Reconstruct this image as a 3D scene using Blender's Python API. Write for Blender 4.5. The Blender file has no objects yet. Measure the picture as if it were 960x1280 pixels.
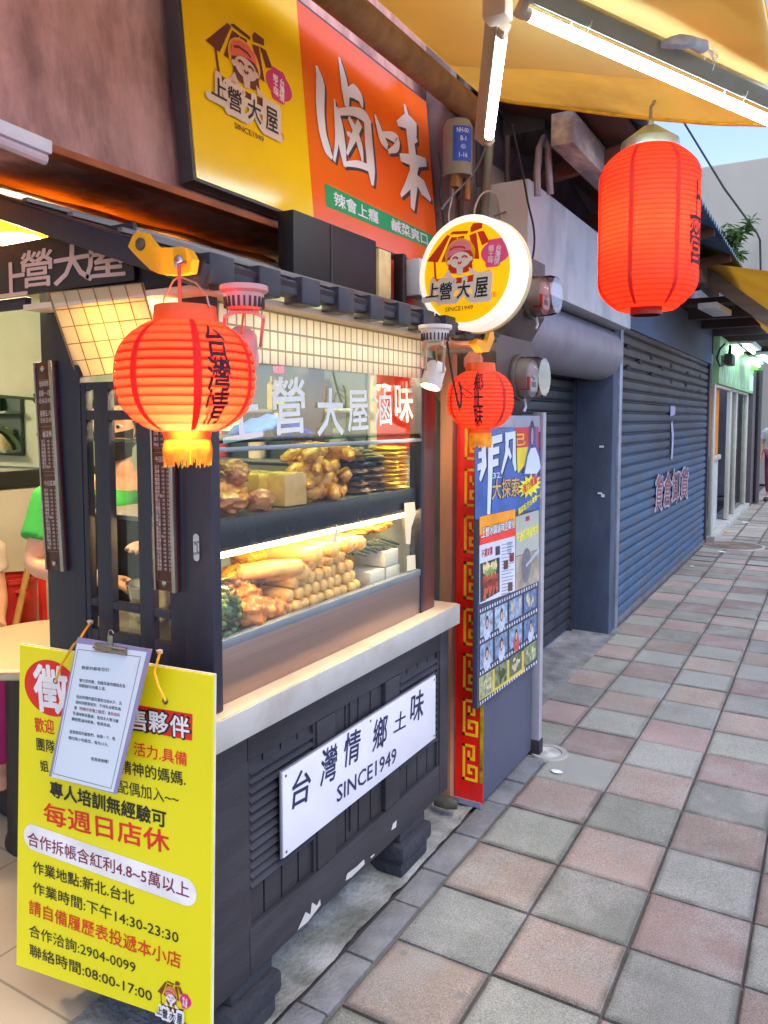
import bpy, bmesh, math, random
from mathutils import Vector, Matrix, noise
from math import radians as R, sin, cos, pi
random.seed(7)
SC = bpy.context.scene
COL = SC.collection
# ---------------------------------------------------------------- camera
F_PX, PX0, PY0, EYE = 964.0, 480.0, 591.4, 1.53          # focal length and optical centre of the 960 x 1280 photo
PITCH, YAW = R(4.0), R(30.3)
cam = bpy.data.cameras.new('camera'); co = bpy.data.objects.new('camera', cam); COL.objects.link(co)
cam.sensor_fit = 'VERTICAL'; cam.sensor_height = 24.0; cam.lens = 24.0*F_PX/1280
cam.shift_y = -(640-PY0)/1280; cam.clip_start = 0.02; cam.clip_end = 500
co.location = (0, 0, EYE); co.rotation_euler = (R(90)-PITCH, 0, YAW)
SC.camera = co
# ---------------------------------------------------------------- light
w = bpy.data.worlds.new('World'); SC.world = w; w.use_nodes = True
nt = w.node_tree; bgn = nt.nodes['Background']
sky = nt.nodes.new('ShaderNodeTexSky'); sky.sky_type = 'NISHITA'; sky.sun_disc = False
SUN_EL, SUN_AZ = 58, 112
sky.ozone_density = 2.5; sky.dust_density = .4; sky.air_density = .9; sky.sun_elevation = R(SUN_EL); sky.sun_rotation = R(SUN_AZ)
tint = nt.nodes.new('ShaderNodeMix'); tint.data_type = 'RGBA'; tint.blend_type = 'MULTIPLY'; tint.inputs[0].default_value = 1; tint.inputs[7].default_value = (1.08, .93, 1.0, 1)
nt.links.new(sky.outputs[0], tint.inputs[6]); nt.links.new(tint.outputs[2], bgn.inputs[0]); bgn.inputs[1].default_value = 0.15
sl = bpy.data.lights.new('sun', 'SUN'); so = bpy.data.objects.new('sun', sl); COL.objects.link(so)
sl.energy = 1.4; sl.angle = R(35); sl.color = (1, .93, .80)
az = R(SUN_AZ); el = R(SUN_EL)
sd = Vector((sin(az)*cos(el), cos(az)*cos(el), sin(el)))
so.rotation_euler = sd.to_track_quat('Z', 'Y').to_euler(); so.location = sd*20
SC.view_settings.view_transform = 'Standard'; SC.view_settings.look = 'None'
SC.view_settings.exposure = 1.4; SC.view_settings.gamma = 1
SC.cycles.use_denoising = True; SC.cycles.max_bounces = 8; SC.cycles.transparent_max_bounces = 16
SC.cycles.sample_clamp_indirect = 6; SC.cycles.caustics_reflective = False; SC.cycles.caustics_refractive = False
# ---------------------------------------------------------------- measuring: a photo pixel's ray met with a real plane
_fw = Vector((-sin(YAW)*cos(PITCH), cos(YAW)*cos(PITCH), -sin(PITCH))); _rt = Vector((cos(YAW), sin(YAW), 0)); _up = _rt.cross(_fw)
O0 = Vector((0, 0, EYE))
def ray(x, y): return _fw + _rt*((x-PX0)/F_PX) - _up*((y-PY0)/F_PX)
def at(x, y, ax, v):
    d = ray(x, y); i = 'XYZ'.index(ax); return O0 + d*((v-O0[i])/d[i])
def loc(Mf, x, y):
    Mi = Mf.inverted(); o = Mi @ O0; d = Mi.to_3x3() @ ray(x, y); p = o - d*(o.z/d.z); return (p.x, p.y)
def frame(o, u, v):
    u = Vector(u).normalized(); v = Vector(v); v = (v-u*v.dot(u)).normalized(); n = u.cross(v)
    return Matrix(((u.x, v.x, n.x, o[0]), (u.y, v.y, n.y, o[1]), (u.z, v.z, n.z, o[2]), (0, 0, 0, 1)))
# ---------------------------------------------------------------- materials
def C(h):
    h = h.lstrip('#'); f = lambda c: c/12.92 if c <= .04045 else ((c+.055)/1.055)**2.4
    return tuple(f(int(h[i:i+2], 16)/255) for i in (0, 2, 4))
MC = {}
def mat(name, col, rough=.6, metal=0., var=.15, scale=9., bump=0., bscale=60., spec=.5, emit=None, estr=0., trans=0., stain=None, sscale=3., samt=.55, attr=None, stretch=None):
    if name in MC: return MC[name]
    if isinstance(col, str): col = C(col)
    m = bpy.data.materials.new(name); m.use_nodes = True; n = m.node_tree.nodes; L = m.node_tree.links.new
    b = n['Principled BSDF']; b.inputs['Roughness'].default_value = rough; b.inputs['Metallic'].default_value = metal
    b.inputs['Specular IOR Level'].default_value = spec
    tc = n.new('ShaderNodeTexCoord'); src = tc.outputs['Object']
    if stretch:
        mp = n.new('ShaderNodeMapping'); mp.inputs['Scale'].default_value = stretch; L(src, mp.inputs[0]); src = mp.outputs[0]
    nz = n.new('ShaderNodeTexNoise'); nz.inputs['Scale'].default_value = scale; nz.inputs['Detail'].default_value = 5; L(src, nz.inputs['Vector'])
    mx = n.new('ShaderNodeMix'); mx.data_type = 'RGBA'
    mr = n.new('ShaderNodeMapRange'); mr.inputs[1].default_value = .3; mr.inputs[2].default_value = .7; L(nz.outputs[0], mr.inputs[0]); L(mr.outputs[0], mx.inputs[0])
    mx.inputs[6].default_value = (*[c*(1-var) for c in col], 1); mx.inputs[7].default_value = (*[min(1, c*(1+var)) for c in col], 1)
    out = mx.outputs[2]
    if attr:
        a = n.new('ShaderNodeAttribute'); a.attribute_name = attr
        m2 = n.new('ShaderNodeMix'); m2.data_type = 'RGBA'; m2.blend_type = 'MULTIPLY'; m2.inputs[0].default_value = 1
        L(out, m2.inputs[6]); L(a.outputs['Color'], m2.inputs[7]); out = m2.outputs[2]
    if stain:
        if isinstance(stain, str): stain = C(stain)
        n2 = n.new('ShaderNodeTexNoise'); n2.inputs['Scale'].default_value = sscale; n2.inputs['Detail'].default_value = 8; n2.inputs['Roughness'].default_value = .65; L(src, n2.inputs['Vector'])
        r2 = n.new('ShaderNodeMapRange'); r2.inputs[1].default_value = .46; r2.inputs[2].default_value = .66; r2.inputs[4].default_value = samt; L(n2.outputs[0], r2.inputs[0])
        m3 = n.new('ShaderNodeMix'); m3.data_type = 'RGBA'; L(r2.outputs[0], m3.inputs[0]); L(out, m3.inputs[6]); m3.inputs[7].default_value = (*stain, 1); out = m3.outputs[2]
    L(out, b.inputs['Base Color'])
    if rough > .05:
        rr = n.new('ShaderNodeMapRange'); rr.inputs[3].default_value = max(0, rough-.08); rr.inputs[4].default_value = min(1, rough+.1); L(nz.outputs[0], rr.inputs[0]); L(rr.outputs[0], b.inputs['Roughness'])
    if bump:
        n3 = n.new('ShaderNodeTexNoise'); n3.inputs['Scale'].default_value = bscale; n3.inputs['Detail'].default_value = 4; L(src, n3.inputs['Vector'])
        bp = n.new('ShaderNodeBump'); bp.inputs['Strength'].default_value = bump; bp.inputs['Distance'].default_value = .01; L(n3.outputs[0], bp.inputs['Height']); L(bp.outputs[0], b.inputs['Normal'])
    if emit:
        e = C(emit) if isinstance(emit, str) else emit
        b.inputs['Emission Color'].default_value = (*e, 1); b.inputs['Emission Strength'].default_value = estr
    if trans:
        t = n.new('ShaderNodeBsdfTranslucent'); L(out, t.inputs[0]); ms = n.new('ShaderNodeMixShader'); ms.inputs[0].default_value = trans
        L(b.outputs[0], ms.inputs[1]); L(t.outputs[0], ms.inputs[2]); L(ms.outputs[0], n['Material Output'].inputs[0])
    MC[name] = m; return m
def glass(name, tint=(1, 1, 1), f=.9, rough=.02):
    if name in MC: return MC[name]
    m = bpy.data.materials.new(name); m.use_nodes = True; n = m.node_tree.nodes; L = m.node_tree.links.new; n.clear()
    o = n.new('ShaderNodeOutputMaterial'); t = n.new('ShaderNodeBsdfTransparent'); t.inputs[0].default_value = (*tint, 1)
    g = n.new('ShaderNodeBsdfGlossy'); g.inputs['Roughness'].default_value = rough; lw = n.new('ShaderNodeFresnel'); lw.inputs[0].default_value = 1.35
    mu = n.new('ShaderNodeMath'); mu.operation = 'MULTIPLY'; mu.inputs[1].default_value = f; L(lw.outputs[0], mu.inputs[0])
    ms = n.new('ShaderNodeMixShader'); L(mu.outputs[0], ms.inputs[0]); L(t.outputs[0], ms.inputs[1]); L(g.outputs[0], ms.inputs[2]); L(ms.outputs[0], o.inputs[0])
    MC[name] = m; return m
def tiles(name, c1, gap, tw, th, axes='YZ', rough=.35, trans=0., mortar=.004, off=(0, 0), c2=None, spec=.5):
    if name in MC: return MC[name]
    m = bpy.data.materials.new(name); m.use_nodes = True; n = m.node_tree.nodes; L = m.node_tree.links.new
    b = n['Principled BSDF']; b.inputs['Roughness'].default_value = rough; b.inputs['Specular IOR Level'].default_value = spec
    tc = n.new('ShaderNodeTexCoord'); sp = n.new('ShaderNodeSeparateXYZ'); cb = n.new('ShaderNodeCombineXYZ'); L(tc.outputs['Object'], sp.inputs[0])
    for k in (0, 1):
        ad = n.new('ShaderNodeMath'); ad.operation = 'ADD'; ad.inputs[1].default_value = off[k]; L(sp.outputs['XYZ'.index(axes[k])], ad.inputs[0]); L(ad.outputs[0], cb.inputs[k])
    br = n.new('ShaderNodeTexBrick'); br.offset = 0; br.inputs['Scale'].default_value = 1; br.inputs['Mortar Size'].default_value = mortar; br.inputs['Mortar Smooth'].default_value = .1
    br.inputs['Brick Width'].default_value = tw; br.inputs['Row Height'].default_value = th
    br.inputs['Color1'].default_value = (*C(c1), 1); br.inputs['Color2'].default_value = (*C(c2 or c1), 1); br.inputs['Mortar'].default_value = (*C(gap), 1)
    L(cb.outputs[0], br.inputs['Vector']); L(br.outputs[0], b.inputs['Base Color'])
    if trans:
        t = n.new('ShaderNodeBsdfTranslucent'); L(br.outputs[0], t.inputs[0]); ms = n.new('ShaderNodeMixShader'); ms.inputs[0].default_value = trans
        L(b.outputs[0], ms.inputs[1]); L(t.outputs[0], ms.inputs[2]); L(ms.outputs[0], n['Material Output'].inputs[0])
    MC[name] = m; return m
def lamp_mat(name, col, s):
    if name in MC: return MC[name]
    m = bpy.data.materials.new(name); m.use_nodes = True; n = m.node_tree.nodes; n.clear()
    e = n.new('ShaderNodeEmission'); e.inputs[0].default_value = (*(C(col) if isinstance(col, str) else col), 1); e.inputs[1].default_value = s
    o = n.new('ShaderNodeOutputMaterial'); m.node_tree.links.new(e.outputs[0], o.inputs[0]); MC[name] = m; return m
# ---------------------------------------------------------------- objects
W = {}
def tag(o, label=None, cat=None, group=None, kind=None):
    if label: o['label'] = label
    if cat: o['category'] = cat
    if group: o['group'] = group
    if kind or cat: o['kind'] = kind or 'thing'
    return o
def thing(name, label, cat, M=None, group=None):
    if M is None: M = Matrix()
    elif not isinstance(M, Matrix): M = Matrix.Translation(M)
    o = bpy.data.objects.new(name, None); COL.objects.link(o); o.empty_display_size = .05; o.matrix_world = M; W[o] = M
    return tag(o, label, cat, group)
def copy_tree(o, parent=None):
    c = o.copy(); COL.objects.link(c); W[c] = W[o].copy()
    if parent: c.parent = parent
    for ch in list(KIDS.get(o, [])):
        k = copy_tree(ch, c); KIDS.setdefault(c, []).append(k)
    return c
KIDS = {}
class MB:
    def __init__(s, M=None): s.b = bmesh.new(); s.M = M or Matrix()
    def _add(s, t, M=None):
        me = bpy.data.meshes.new('t'); t.to_mesh(me); t.free(); me.transform(s.M @ M if M else s.M); s.b.from_mesh(me); bpy.data.meshes.remove(me); return s
    def box(s, x0, x1, y0, y1, z0, z1, bev=0., M=None):
        t = bmesh.new(); bmesh.ops.create_cube(t, size=1)
        for v in t.verts: v.co = Vector(((x0+x1)/2+v.co.x*(x1-x0), (y0+y1)/2+v.co.y*(y1-y0), (z0+z1)/2+v.co.z*(z1-z0)))
        if bev: bmesh.ops.bevel(t, geom=t.edges[:], offset=min(bev, abs(x1-x0)*.45, abs(y1-y0)*.45, abs(z1-z0)*.45), segments=2, affect='EDGES', profile=.6)
        return s._add(t, M)
    def bar(s, a, b, wx, wz, up=(0, 0, 1), bev=0.):
        a = Vector(a); b = Vector(b); z = (b-a); l = z.length; Mf = frame(a, z, up)
        return s.box(0, l, -wz/2, wz/2, -wx/2, wx/2, bev, Mf)
    def tube(s, pts, r, n=8, caps=True):
        pts = [Vector(p) for p in pts]; t = bmesh.new(); rings = []
        pn = None
        for i, p in enumerate(pts):
            d = (pts[min(i+1, len(pts)-1)]-pts[max(i-1, 0)]).normalized()
            if pn is None:
                a = Vector((0, 0, 1)) if abs(d.z) < .9 else Vector((1, 0, 0)); pn = d.cross(a).normalized()
            else: pn = (pn-d*pn.dot(d)).normalized()
            q = d.cross(pn); rr = r[i] if isinstance(r, (list, tuple)) else r
            rings.append([t.verts.new(p+pn*rr*cos(2*pi*k/n)+q*rr*sin(2*pi*k/n)) for k in range(n)])
        for A, B in zip(rings, rings[1:]):
            for k in range(n): t.faces.new((A[k], A[(k+1) % n], B[(k+1) % n], B[k]))
        if caps: t.faces.new(rings[0][::-1]); t.faces.new(rings[-1])
        bmesh.ops.recalc_face_normals(t, faces=t.faces[:]); return s._add(t)
    def lathe(s, prof, M=None, n=24, a0=0., a1=2*pi, sx=1., sy=1.):
        t = bmesh.new(); full = abs(a1-a0-2*pi) < 1e-6; m = n if full else n+1; rings = []
        for r, z in prof: rings.append([t.verts.new((sx*r*cos(a0+(a1-a0)*k/n), sy*r*sin(a0+(a1-a0)*k/n), z)) for k in range(m)])
        for A, B in zip(rings, rings[1:]):
            for k in range(n): t.faces.new((A[k], A[(k+1) % m], B[(k+1) % m], B[k]))
        bmesh.ops.remove_doubles(t, verts=t.verts[:], dist=1e-6); return s._add(t, M)
    def prism(s, poly, z0, z1, M=None):
        t = bmesh.new(); a = [t.verts.new((p[0], p[1], z0)) for p in poly]; b = [t.verts.new((p[0], p[1], z1)) for p in poly]; n = len(poly)
        t.faces.new(a[::-1]); t.faces.new(b)
        for k in range(n): t.faces.new((a[k], a[(k+1) % n], b[(k+1) % n], b[k]))
        bmesh.ops.recalc_face_normals(t, faces=t.faces[:]); return s._add(t, M)
    def sheet(s, poly, z=0., M=None):
        t = bmesh.new(); t.faces.new([t.verts.new((p[0], p[1], p[2] if len(p) > 2 else z)) for p in poly]); return s._add(t, M)
    def rect(s, x0, x1, y0, y1, z): return s.sheet([(x0, y0), (x1, y0), (x1, y1), (x0, y1)], z)
    def disc(s, cx, cy, rx, ry, z, n=28): return s.sheet([(cx+rx*cos(2*pi*k/n), cy+ry*sin(2*pi*k/n)) for k in range(n)], z)
    def quad(s, a, b, c, d, th=0.):
        t = bmesh.new(); f = t.faces.new([t.verts.new(Vector(p)) for p in (a, b, c, d)])
        if th:
            t.normal_update(); nn = f.normal.copy(); r = bmesh.ops.extrude_face_region(t, geom=[f])
            for v in r['geom']:
                if isinstance(v, bmesh.types.BMVert): v.co -= nn*th
            bmesh.ops.recalc_face_normals(t, faces=t.faces[:])
        return s._add(t)
    def grid(s, f, nu, nv, th=0.):
        t = bmesh.new(); g = [[t.verts.new(f(i/nu, j/nv)) for j in range(nv+1)] for i in range(nu+1)]
        for i in range(nu):
            for j in range(nv): t.faces.new((g[i][j], g[i+1][j], g[i+1][j+1], g[i][j+1]))
        if th: bmesh.ops.solidify(t, geom=t.faces[:], thickness=th)
        return s._add(t)
    def ribbon(s, pts, wd, z0, z1):                       # a brush stroke: centre line with a width at each point
        pts = [Vector((p[0], p[1], 0)) for p in pts]; Lx = []; Rx = []
        for i, p in enumerate(pts):
            d = (pts[min(i+1, len(pts)-1)]-pts[max(i-1, 0)]).normalized(); q = Vector((-d.y, d.x, 0))
            Lx.append(p+q*wd[i]/2); Rx.append(p-q*wd[i]/2)
        t = bmesh.new(); vL = [t.verts.new((p.x, p.y, z1)) for p in Lx]; vR = [t.verts.new((p.x, p.y, z1)) for p in Rx]
        for i in range(len(pts)-1): t.faces.new((vR[i], vR[i+1], vL[i+1], vL[i]))
        return s._add(t)
    def blob(s, c, r, sub=2, amp=.15, fr=3., M=None, seed=0):
        t = bmesh.new(); bmesh.ops.create_icosphere(t, subdivisions=sub, radius=1); rv = Vector(r if isinstance(r, (tuple, list)) else (r, r, r)); so_ = Vector((seed*3.7, seed*1.3, seed*9.1))
        for v in t.verts:
            k = 1+amp*noise.noise(v.co*fr/2+so_)+amp*.5*noise.noise(v.co*fr+so_)+(amp*.22*noise.noise(v.co*fr*2.7+so_)+amp*.12*noise.noise(v.co*fr*5+so_) if sub > 2 else 0); v.co = Vector((v.co.x*rv.x, v.co.y*rv.y, v.co.z*rv.z))*k
        return s._add(t, Matrix.Translation(c) @ (M or Matrix()))
    def build(s, name, m, parent=None, label=None, smooth=True, ang=.6):
        b = s.b; b.normal_update()
        for f in b.faces: f.smooth = smooth
        if smooth:
            for e in b.edges:
                if len(e.link_faces) == 2 and e.calc_face_angle(0) > ang: e.smooth = False
        me = bpy.data.meshes.new(name); 
        if parent is not None: b.transform(W[parent].inverted())
        b.to_mesh(me); b.free(); me.materials.append(m)
        o = bpy.data.objects.new(name, me); COL.objects.link(o)
        if parent is not None: o.parent = parent; W[o] = W[parent]; KIDS.setdefault(parent, []).append(o)
        else: W[o] = Matrix()
        if label: o['label'] = label
        return o
    def single(s, name, m, label, cat, group=None, base=None, kind=None, smooth=True, ang=.6):
        if base is None:
            cs = [v.co for v in s.b.verts]; base = Vector(((min(c.x for c in cs)+max(c.x for c in cs))/2, (min(c.y for c in cs)+max(c.y for c in cs))/2, min(c.z for c in cs)))
        Mb = Matrix.Translation(base); s.b.transform(Mb.inverted()); o = s.build(name, m, None, None, smooth, ang); o.location = base; W[o] = Mb
        return tag(o, label, cat, group, kind)
# ---------------------------------------------------------------- lettering
PEND = []
def T(text, parent, Mf, a, b, h, m, z=.001, off=0., name='lettering', vert=False, px=True, warp=None, shear=0., sp=1., label=None, res=2):
    """text fitted between the mid-left and mid-right (or top and bottom) points a, b; h = glyph height (or column width)"""
    if px:
        A = loc(Mf, *a); B = loc(Mf, *b); c = ((a[0]+b[0])/2, (a[1]+b[1])/2)
        if vert: p = loc(Mf, c[0]-h/2, c[1]); q = loc(Mf, c[0]+h/2, c[1])
        else: p = loc(Mf, c[0], c[1]-h/2); q = loc(Mf, c[0], c[1]+h/2)
        hh = math.hypot(p[0]-q[0], p[1]-q[1])
    else: A, B, hh = a, b, h
    cu = bpy.data.curves.new('t', 'FONT'); cu.body = '\n'.join(text) if vert else text; cu.resolution_u = res; cu.space_character = sp; cu.shear = shear
    if vert: cu.align_x = 'CENTER'; cu.space_line = sp
    o = bpy.data.objects.new('t', cu); COL.objects.link(o); PEND.append((o, parent, Mf, A, B, hh, m, z, name, vert, warp, label, off))
def flush():
    bpy.context.view_layer.update(); dg = bpy.context.evaluated_depsgraph_get()
    for o, parent, Mf, A, B, hh, m, z, name, vert, warp, label, off in PEND:
        me = bpy.data.meshes.new_from_object(o.evaluated_get(dg)); cu = o.data; bpy.data.objects.remove(o); bpy.data.curves.remove(cu)
        if not me.vertices: bpy.data.meshes.remove(me); continue
        xs = [v.co.x for v in me.vertices]; ys = [v.co.y for v in me.vertices]; x0, x1, y0, y1 = min(xs), max(xs), min(ys), max(ys)
        A = Vector((*A[:2], 0)); B = Vector((*B[:2], 0)); d = B-A; Ln = d.length
        if vert: u = Vector((-d.y, d.x, 0))/Ln; v_ = -d/Ln; sx, sy = hh/(x1-x0), Ln/(y1-y0)
        else: u = d/Ln; v_ = Vector((-d.y, d.x, 0))/Ln; sx, sy = Ln/(x1-x0), hh/(y1-y0)
        cc = (A+B)/2; cx, cy = (x0+x1)/2, (y0+y1)/2
        Mi = W[parent].inverted()
        if off:                                            # a heavier stroke: the same outline laid down again a hair to each side
            b = bmesh.new(); n_ = 6 if off < .03 else 10
            for k in range(n_):
                c = me.copy(); c.transform(Matrix.Translation((off*.8*cos(2*pi*k/n_), off*.8*sin(2*pi*k/n_), k*.001))); b.from_mesh(c); bpy.data.meshes.remove(c)
            b.to_mesh(me); b.free()
        for v in me.vertices:
            q = cc+u*(v.co.x-cx)*sx+v_*(v.co.y-cy)*sy; q.z = z+v.co.z*.02
            q = Vector(warp(q)) if warp else Mf @ q
            v.co = Mi @ q
        me.materials.clear(); me.materials.append(m); me.name = name
        t = bpy.data.objects.new(name, me); COL.objects.link(t); t.parent = parent; W[t] = W[parent]; KIDS.setdefault(parent, []).append(t)
        if label: t['label'] = label
    PEND.clear()
# ================================================================ ground
g = MB(); g.rect(-40, 40, -15, 160, -.03)
tag(g.build('ground', mat('asphalt', (.05, .05, .055), .9, bump=.5)), kind='structure')
rd = MB(); rd.rect(2.6, 9.5, -15, 120, -.024); tag(rd.build('road', mat('road_asphalt', (.055, .055, .06), .85, bump=.6, bscale=200)), kind='structure')
kb = MB(); kb.box(2.42, 2.6, -15, 100, -.03, .0, .01); tag(kb.build('kerb', mat('kerb_stone', (.3, .3, .29), .85, bump=.3)), kind='structure')
# paving: square slabs, pink and grey by turns, with worn rounded edges and dark joints
t = bmesh.new(); cl = t.loops.layers.color.new('slab')
TX, TY, TS = -.77, 1.905, .303
for i in range(-2, 11):
    for j in range(-9, 95):
        x0 = TX+i*TS; x1 = x0+TS; y0 = TY+j*TS; y1 = y0+TS
        near = y1 < 9
        if i == -1: x0 = -1.07
        if i == -2:
            if y0 < 3.32: continue
            x0, x1 = -1.34, -1.073
        gpx = .0018 + random.uniform(0, .0022); dz = random.uniform(-.003, .002); tx = random.uniform(-.006, .006); ty = random.uniform(-.006, .006)
        if i == 5 and 5 <= j <= 9: gpx += .002
        e = .006; a = [(x0+gpx, y0+gpx), (x1-gpx, y0+gpx), (x1-gpx, y1-gpx), (x0+gpx, y1-gpx)]
        mx_, my_ = (x0+x1)/2, (y0+y1)/2
        zf = lambda x, y: dz+(x-mx_)*tx+(y-my_)*ty
        top = [t.verts.new((x+(e if x < mx_ else -e), y+(e if y < my_ else -e), zf(x, y))) for x, y in a]
        inn = [t.verts.new((x+(.022 if x < mx_ else -.022), y+(.022 if y < my_ else -.022), zf(x, y)+.0008)) for x, y in a]
        faces = [t.faces.new(inn)]
        for k in range(4): faces.append(t.faces.new((top[k], top[(k+1) % 4], inn[(k+1) % 4], inn[k])))
        edge_dirt = random.uniform(.68, .95)
        if near:
            mid = [t.verts.new((x+(.0015 if x < mx_ else -.0015), y+(.0015 if y < my_ else -.0015), zf(x, y)-.0035)) for x, y in a]
            bot = [t.verts.new((x, y, -.022)) for x, y in a]
            for k in range(4):
                q = (k+1) % 4
                faces.append(t.faces.new((mid[k], mid[q], top[q], top[k]))); faces.append(t.faces.new((bot[k], bot[q], mid[q], mid[k])))
        pink = (i+j) % 2 == 0
        br = random.uniform(.84, 1.07)
        if pink: c = (.575*br, .515*br*random.uniform(.98, 1.03), .495*br)
        else: c = (.54*br, .555*br, .53*br*random.uniform(.98, 1.03))
        if random.random() < .06 and pink: c = (.50*br, .41*br, .395*br)
        for f in faces:
            for lp in f.loops: e_ = 1 if lp.vert in inn else edge_dirt; lp[cl] = (c[0]*e_, c[1]*e_, c[2]*e_, 1)
me = bpy.data.meshes.new('sidewalk'); t.to_mesh(me); t.free()
pm = mat('paving', (1, 1, 1), .8, var=.16, scale=7, bump=.35, bscale=330, attr='slab', stain=(.26, .26, .25), sscale=5.5, samt=.62)
# fine aggregate speckle in the slabs
n_ = pm.node_tree; bs = n_.nodes['Principled BSDF']; src = bs.inputs['Base Color'].links[0].from_socket
v_ = n_.nodes.new('ShaderNodeTexNoise'); v_.inputs['Scale'].default_value = 260; v_.inputs['Detail'].default_value = 2
tcn = [x for x in n_.nodes if x.type == 'TEX_COORD'][0]; n_.links.new(tcn.outputs['Object'], v_.inputs['Vector'])
mr_ = n_.nodes.new('ShaderNodeMapRange'); mr_.inputs[1].default_value = .3; mr_.inputs[2].default_value = .7; mr_.inputs[3].default_value = .62; mr_.inputs[4].default_value = 1.36; n_.links.new(v_.outputs[0], mr_.inputs[0])
mm_ = n_.nodes.new('ShaderNodeMix'); mm_.data_type = 'RGBA'; mm_.blend_type = 'MULTIPLY'; mm_.inputs[0].default_value = 1
n_.links.new(src, mm_.inputs[6]); n_.links.new(mr_.outputs[0], mm_.inputs[7]); 
# trodden-in gum and drip spots, and broad worn patches
vo = n_.nodes.new('ShaderNodeTexVoronoi'); vo.inputs['Scale'].default_value = 4.2; vo.inputs['Randomness'].default_value = 1; n_.links.new(tcn.outputs['Object'], vo.inputs['Vector'])
vr_ = n_.nodes.new('ShaderNodeMapRange'); vr_.inputs[1].default_value = .035; vr_.inputs[2].default_value = .075; vr_.inputs[3].default_value = .6; vr_.inputs[4].default_value = 0; n_.links.new(vo.outputs['Distance'], vr_.inputs[0])
wn_ = n_.nodes.new('ShaderNodeTexNoise'); wn_.inputs['Scale'].default_value = 1.1; wn_.inputs['Detail'].default_value = 6; n_.links.new(tcn.outputs['Object'], wn_.inputs['Vector'])
wr_ = n_.nodes.new('ShaderNodeMapRange'); wr_.inputs[1].default_value = .35; wr_.inputs[2].default_value = .65; wr_.inputs[3].default_value = .82; wr_.inputs[4].default_value = 1.1; n_.links.new(wn_.outputs[0], wr_.inputs[0])
m5 = n_.nodes.new('ShaderNodeMix'); m5.data_type = 'RGBA'; m5.blend_type = 'MULTIPLY'; m5.inputs[0].default_value = 1; n_.links.new(mm_.outputs[2], m5.inputs[6]); n_.links.new(wr_.outputs[0], m5.inputs[7])
m6 = n_.nodes.new('ShaderNodeMix'); m6.data_type = 'RGBA'; n_.links.new(vr_.outputs[0], m6.inputs[0]); n_.links.new(m5.outputs[2], m6.inputs[6]); m6.inputs[7].default_value = (.13, .13, .13, 1)
n_.links.new(m6.outputs[2], bs.inputs['Base Color'])
me.materials.append(pm); o = bpy.data.objects.new('sidewalk', me); COL.objects.link(o); tag(o, kind='structure')
jb = MB(); jb.rect(-1.165, 2.42, -15, 40, -.014); jb.rect(-1.36, -1.165, 3.32, 40, -.014); tag(jb.build('paving_joints', mat('joint_grit', (.11, .105, .10), .95, bump=.5)), kind='structure')
# dark edging blocks and the rough concrete strip beside the paving
t = MB(); y = -2.
while y < 3.3:
    l = random.uniform(.2, .3); dz = random.uniform(-.004, .004)
    t.box(-1.172+random.uniform(-.003, .003), -1.078, y+.004, y+l-.004, -.03, dz-.002, .007); y += l
tag(t.build('edging_strip', mat('edging_stone', (.13, .14, .155), .75, var=.3, bump=.5, bscale=90, stain=(.25, .26, .26), samt=.5)), kind='structure')
def lump(u, v):
    x = -1.62+u*.435; y = -1.5+v*4.9
    return Vector((x, y, -.012+.012*noise.noise(Vector((x*6, y*5, 0)))+(.02 if u < .75 else .004)*1+.012*noise.noise(Vector((x*20, y*17, 3)))))
t = MB(); t.grid(lump, 16, 160)
tag(t.build('concrete_strip', mat('rough_concrete', (.24, .25, .24), .9, var=.35, bump=.7, bscale=70, stain=(.085, .10, .075), sscale=5, samt=.8), ang=3), kind='structure')
t = MB(); t.rect(-6, -1.6, -4, 2.78, .004); tag(t.build('shop_floor', tiles('floor_tile', '#b9ae98', '#8f8575', .4, .4, 'XY', .3)), kind='structure')
t = MB(); t.rect(-1.66, -1.3, 3.3, 5.7, .001); tag(t.build('doorway_floor', mat('doorway_concrete', (.12, .125, .14), .85, var=.4, bump=.6, stain=(.3, .3, .3))), kind='structure')
# ================================================================ the shop house behind the cart
PLA = mat('pink_plaster', '#c4958c', .85, var=.28, scale=7, bump=.6, bscale=26, stain='#583632', sscale=4.2, samt=.75, stretch=(1, 1, .4))
sh = thing('shop_house', 'stained pink plaster shop house front above the food cart', 'building', (-1.6, 1.2, 0))
b = MB(frame((0, 3.38, 0), (1, 0, 0), (0, 0, 1))); b.prism([(-1.92, 2.14), (-1.59, 2.14), (-1.87, 4.4), (-2.2, 4.4)], 0, 4.9); b.build('wall', PLA, sh)
b = MB(); b.box(-1.592, -1.548, -1.5, 3.1, 2.132, 2.150, .003); b.build('orange_light_strip', mat('orange_lit_edge', '#a2552c', .7, var=.3), sh)  # orange light along the wall's bottom edge, put into the strip's colour
b = MB(); b.box(-2.3, -1.9, -1.5, 3.38, 2.14, 2.3); b.build('beam', mat('dark_beam', '#4a3128', .7, var=.3, bump=.3), sh)
IW = mat('pale_green_wall', '#c3cdb9', .7, var=.05)
b = MB(); b.box(-3.5, -3.4, -1.5, 2.9, 0, 2.5); b.build('interior_wall', IW, sh)
b = MB(); b.box(-3.4, -1.42, 2.78, 2.9, 0, 2.14); b.build('side_wall', IW, sh)
b = MB(); b.box(-3.4, -2.3, -1.5, 2.78, 2.12, 2.2); b.build('ceiling', mat('cream_ceiling', '#c9bda2', .8, var=.05), sh)
# orange sheet lining hung under the front beam
b = MB(); b.grid(lambda u, v: Vector((-2.3+u*(.50+.06*noise.noise(Vector((v*7, 1, 0)))), -.3+v*2.6, 2.112+.012*noise.noise(Vector((u*4, v*9, 0))))), 6, 60); b.build('sheet_lining', mat('orange_sheet', '#f08a08', .45, var=.2, trans=.25), sh)
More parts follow.
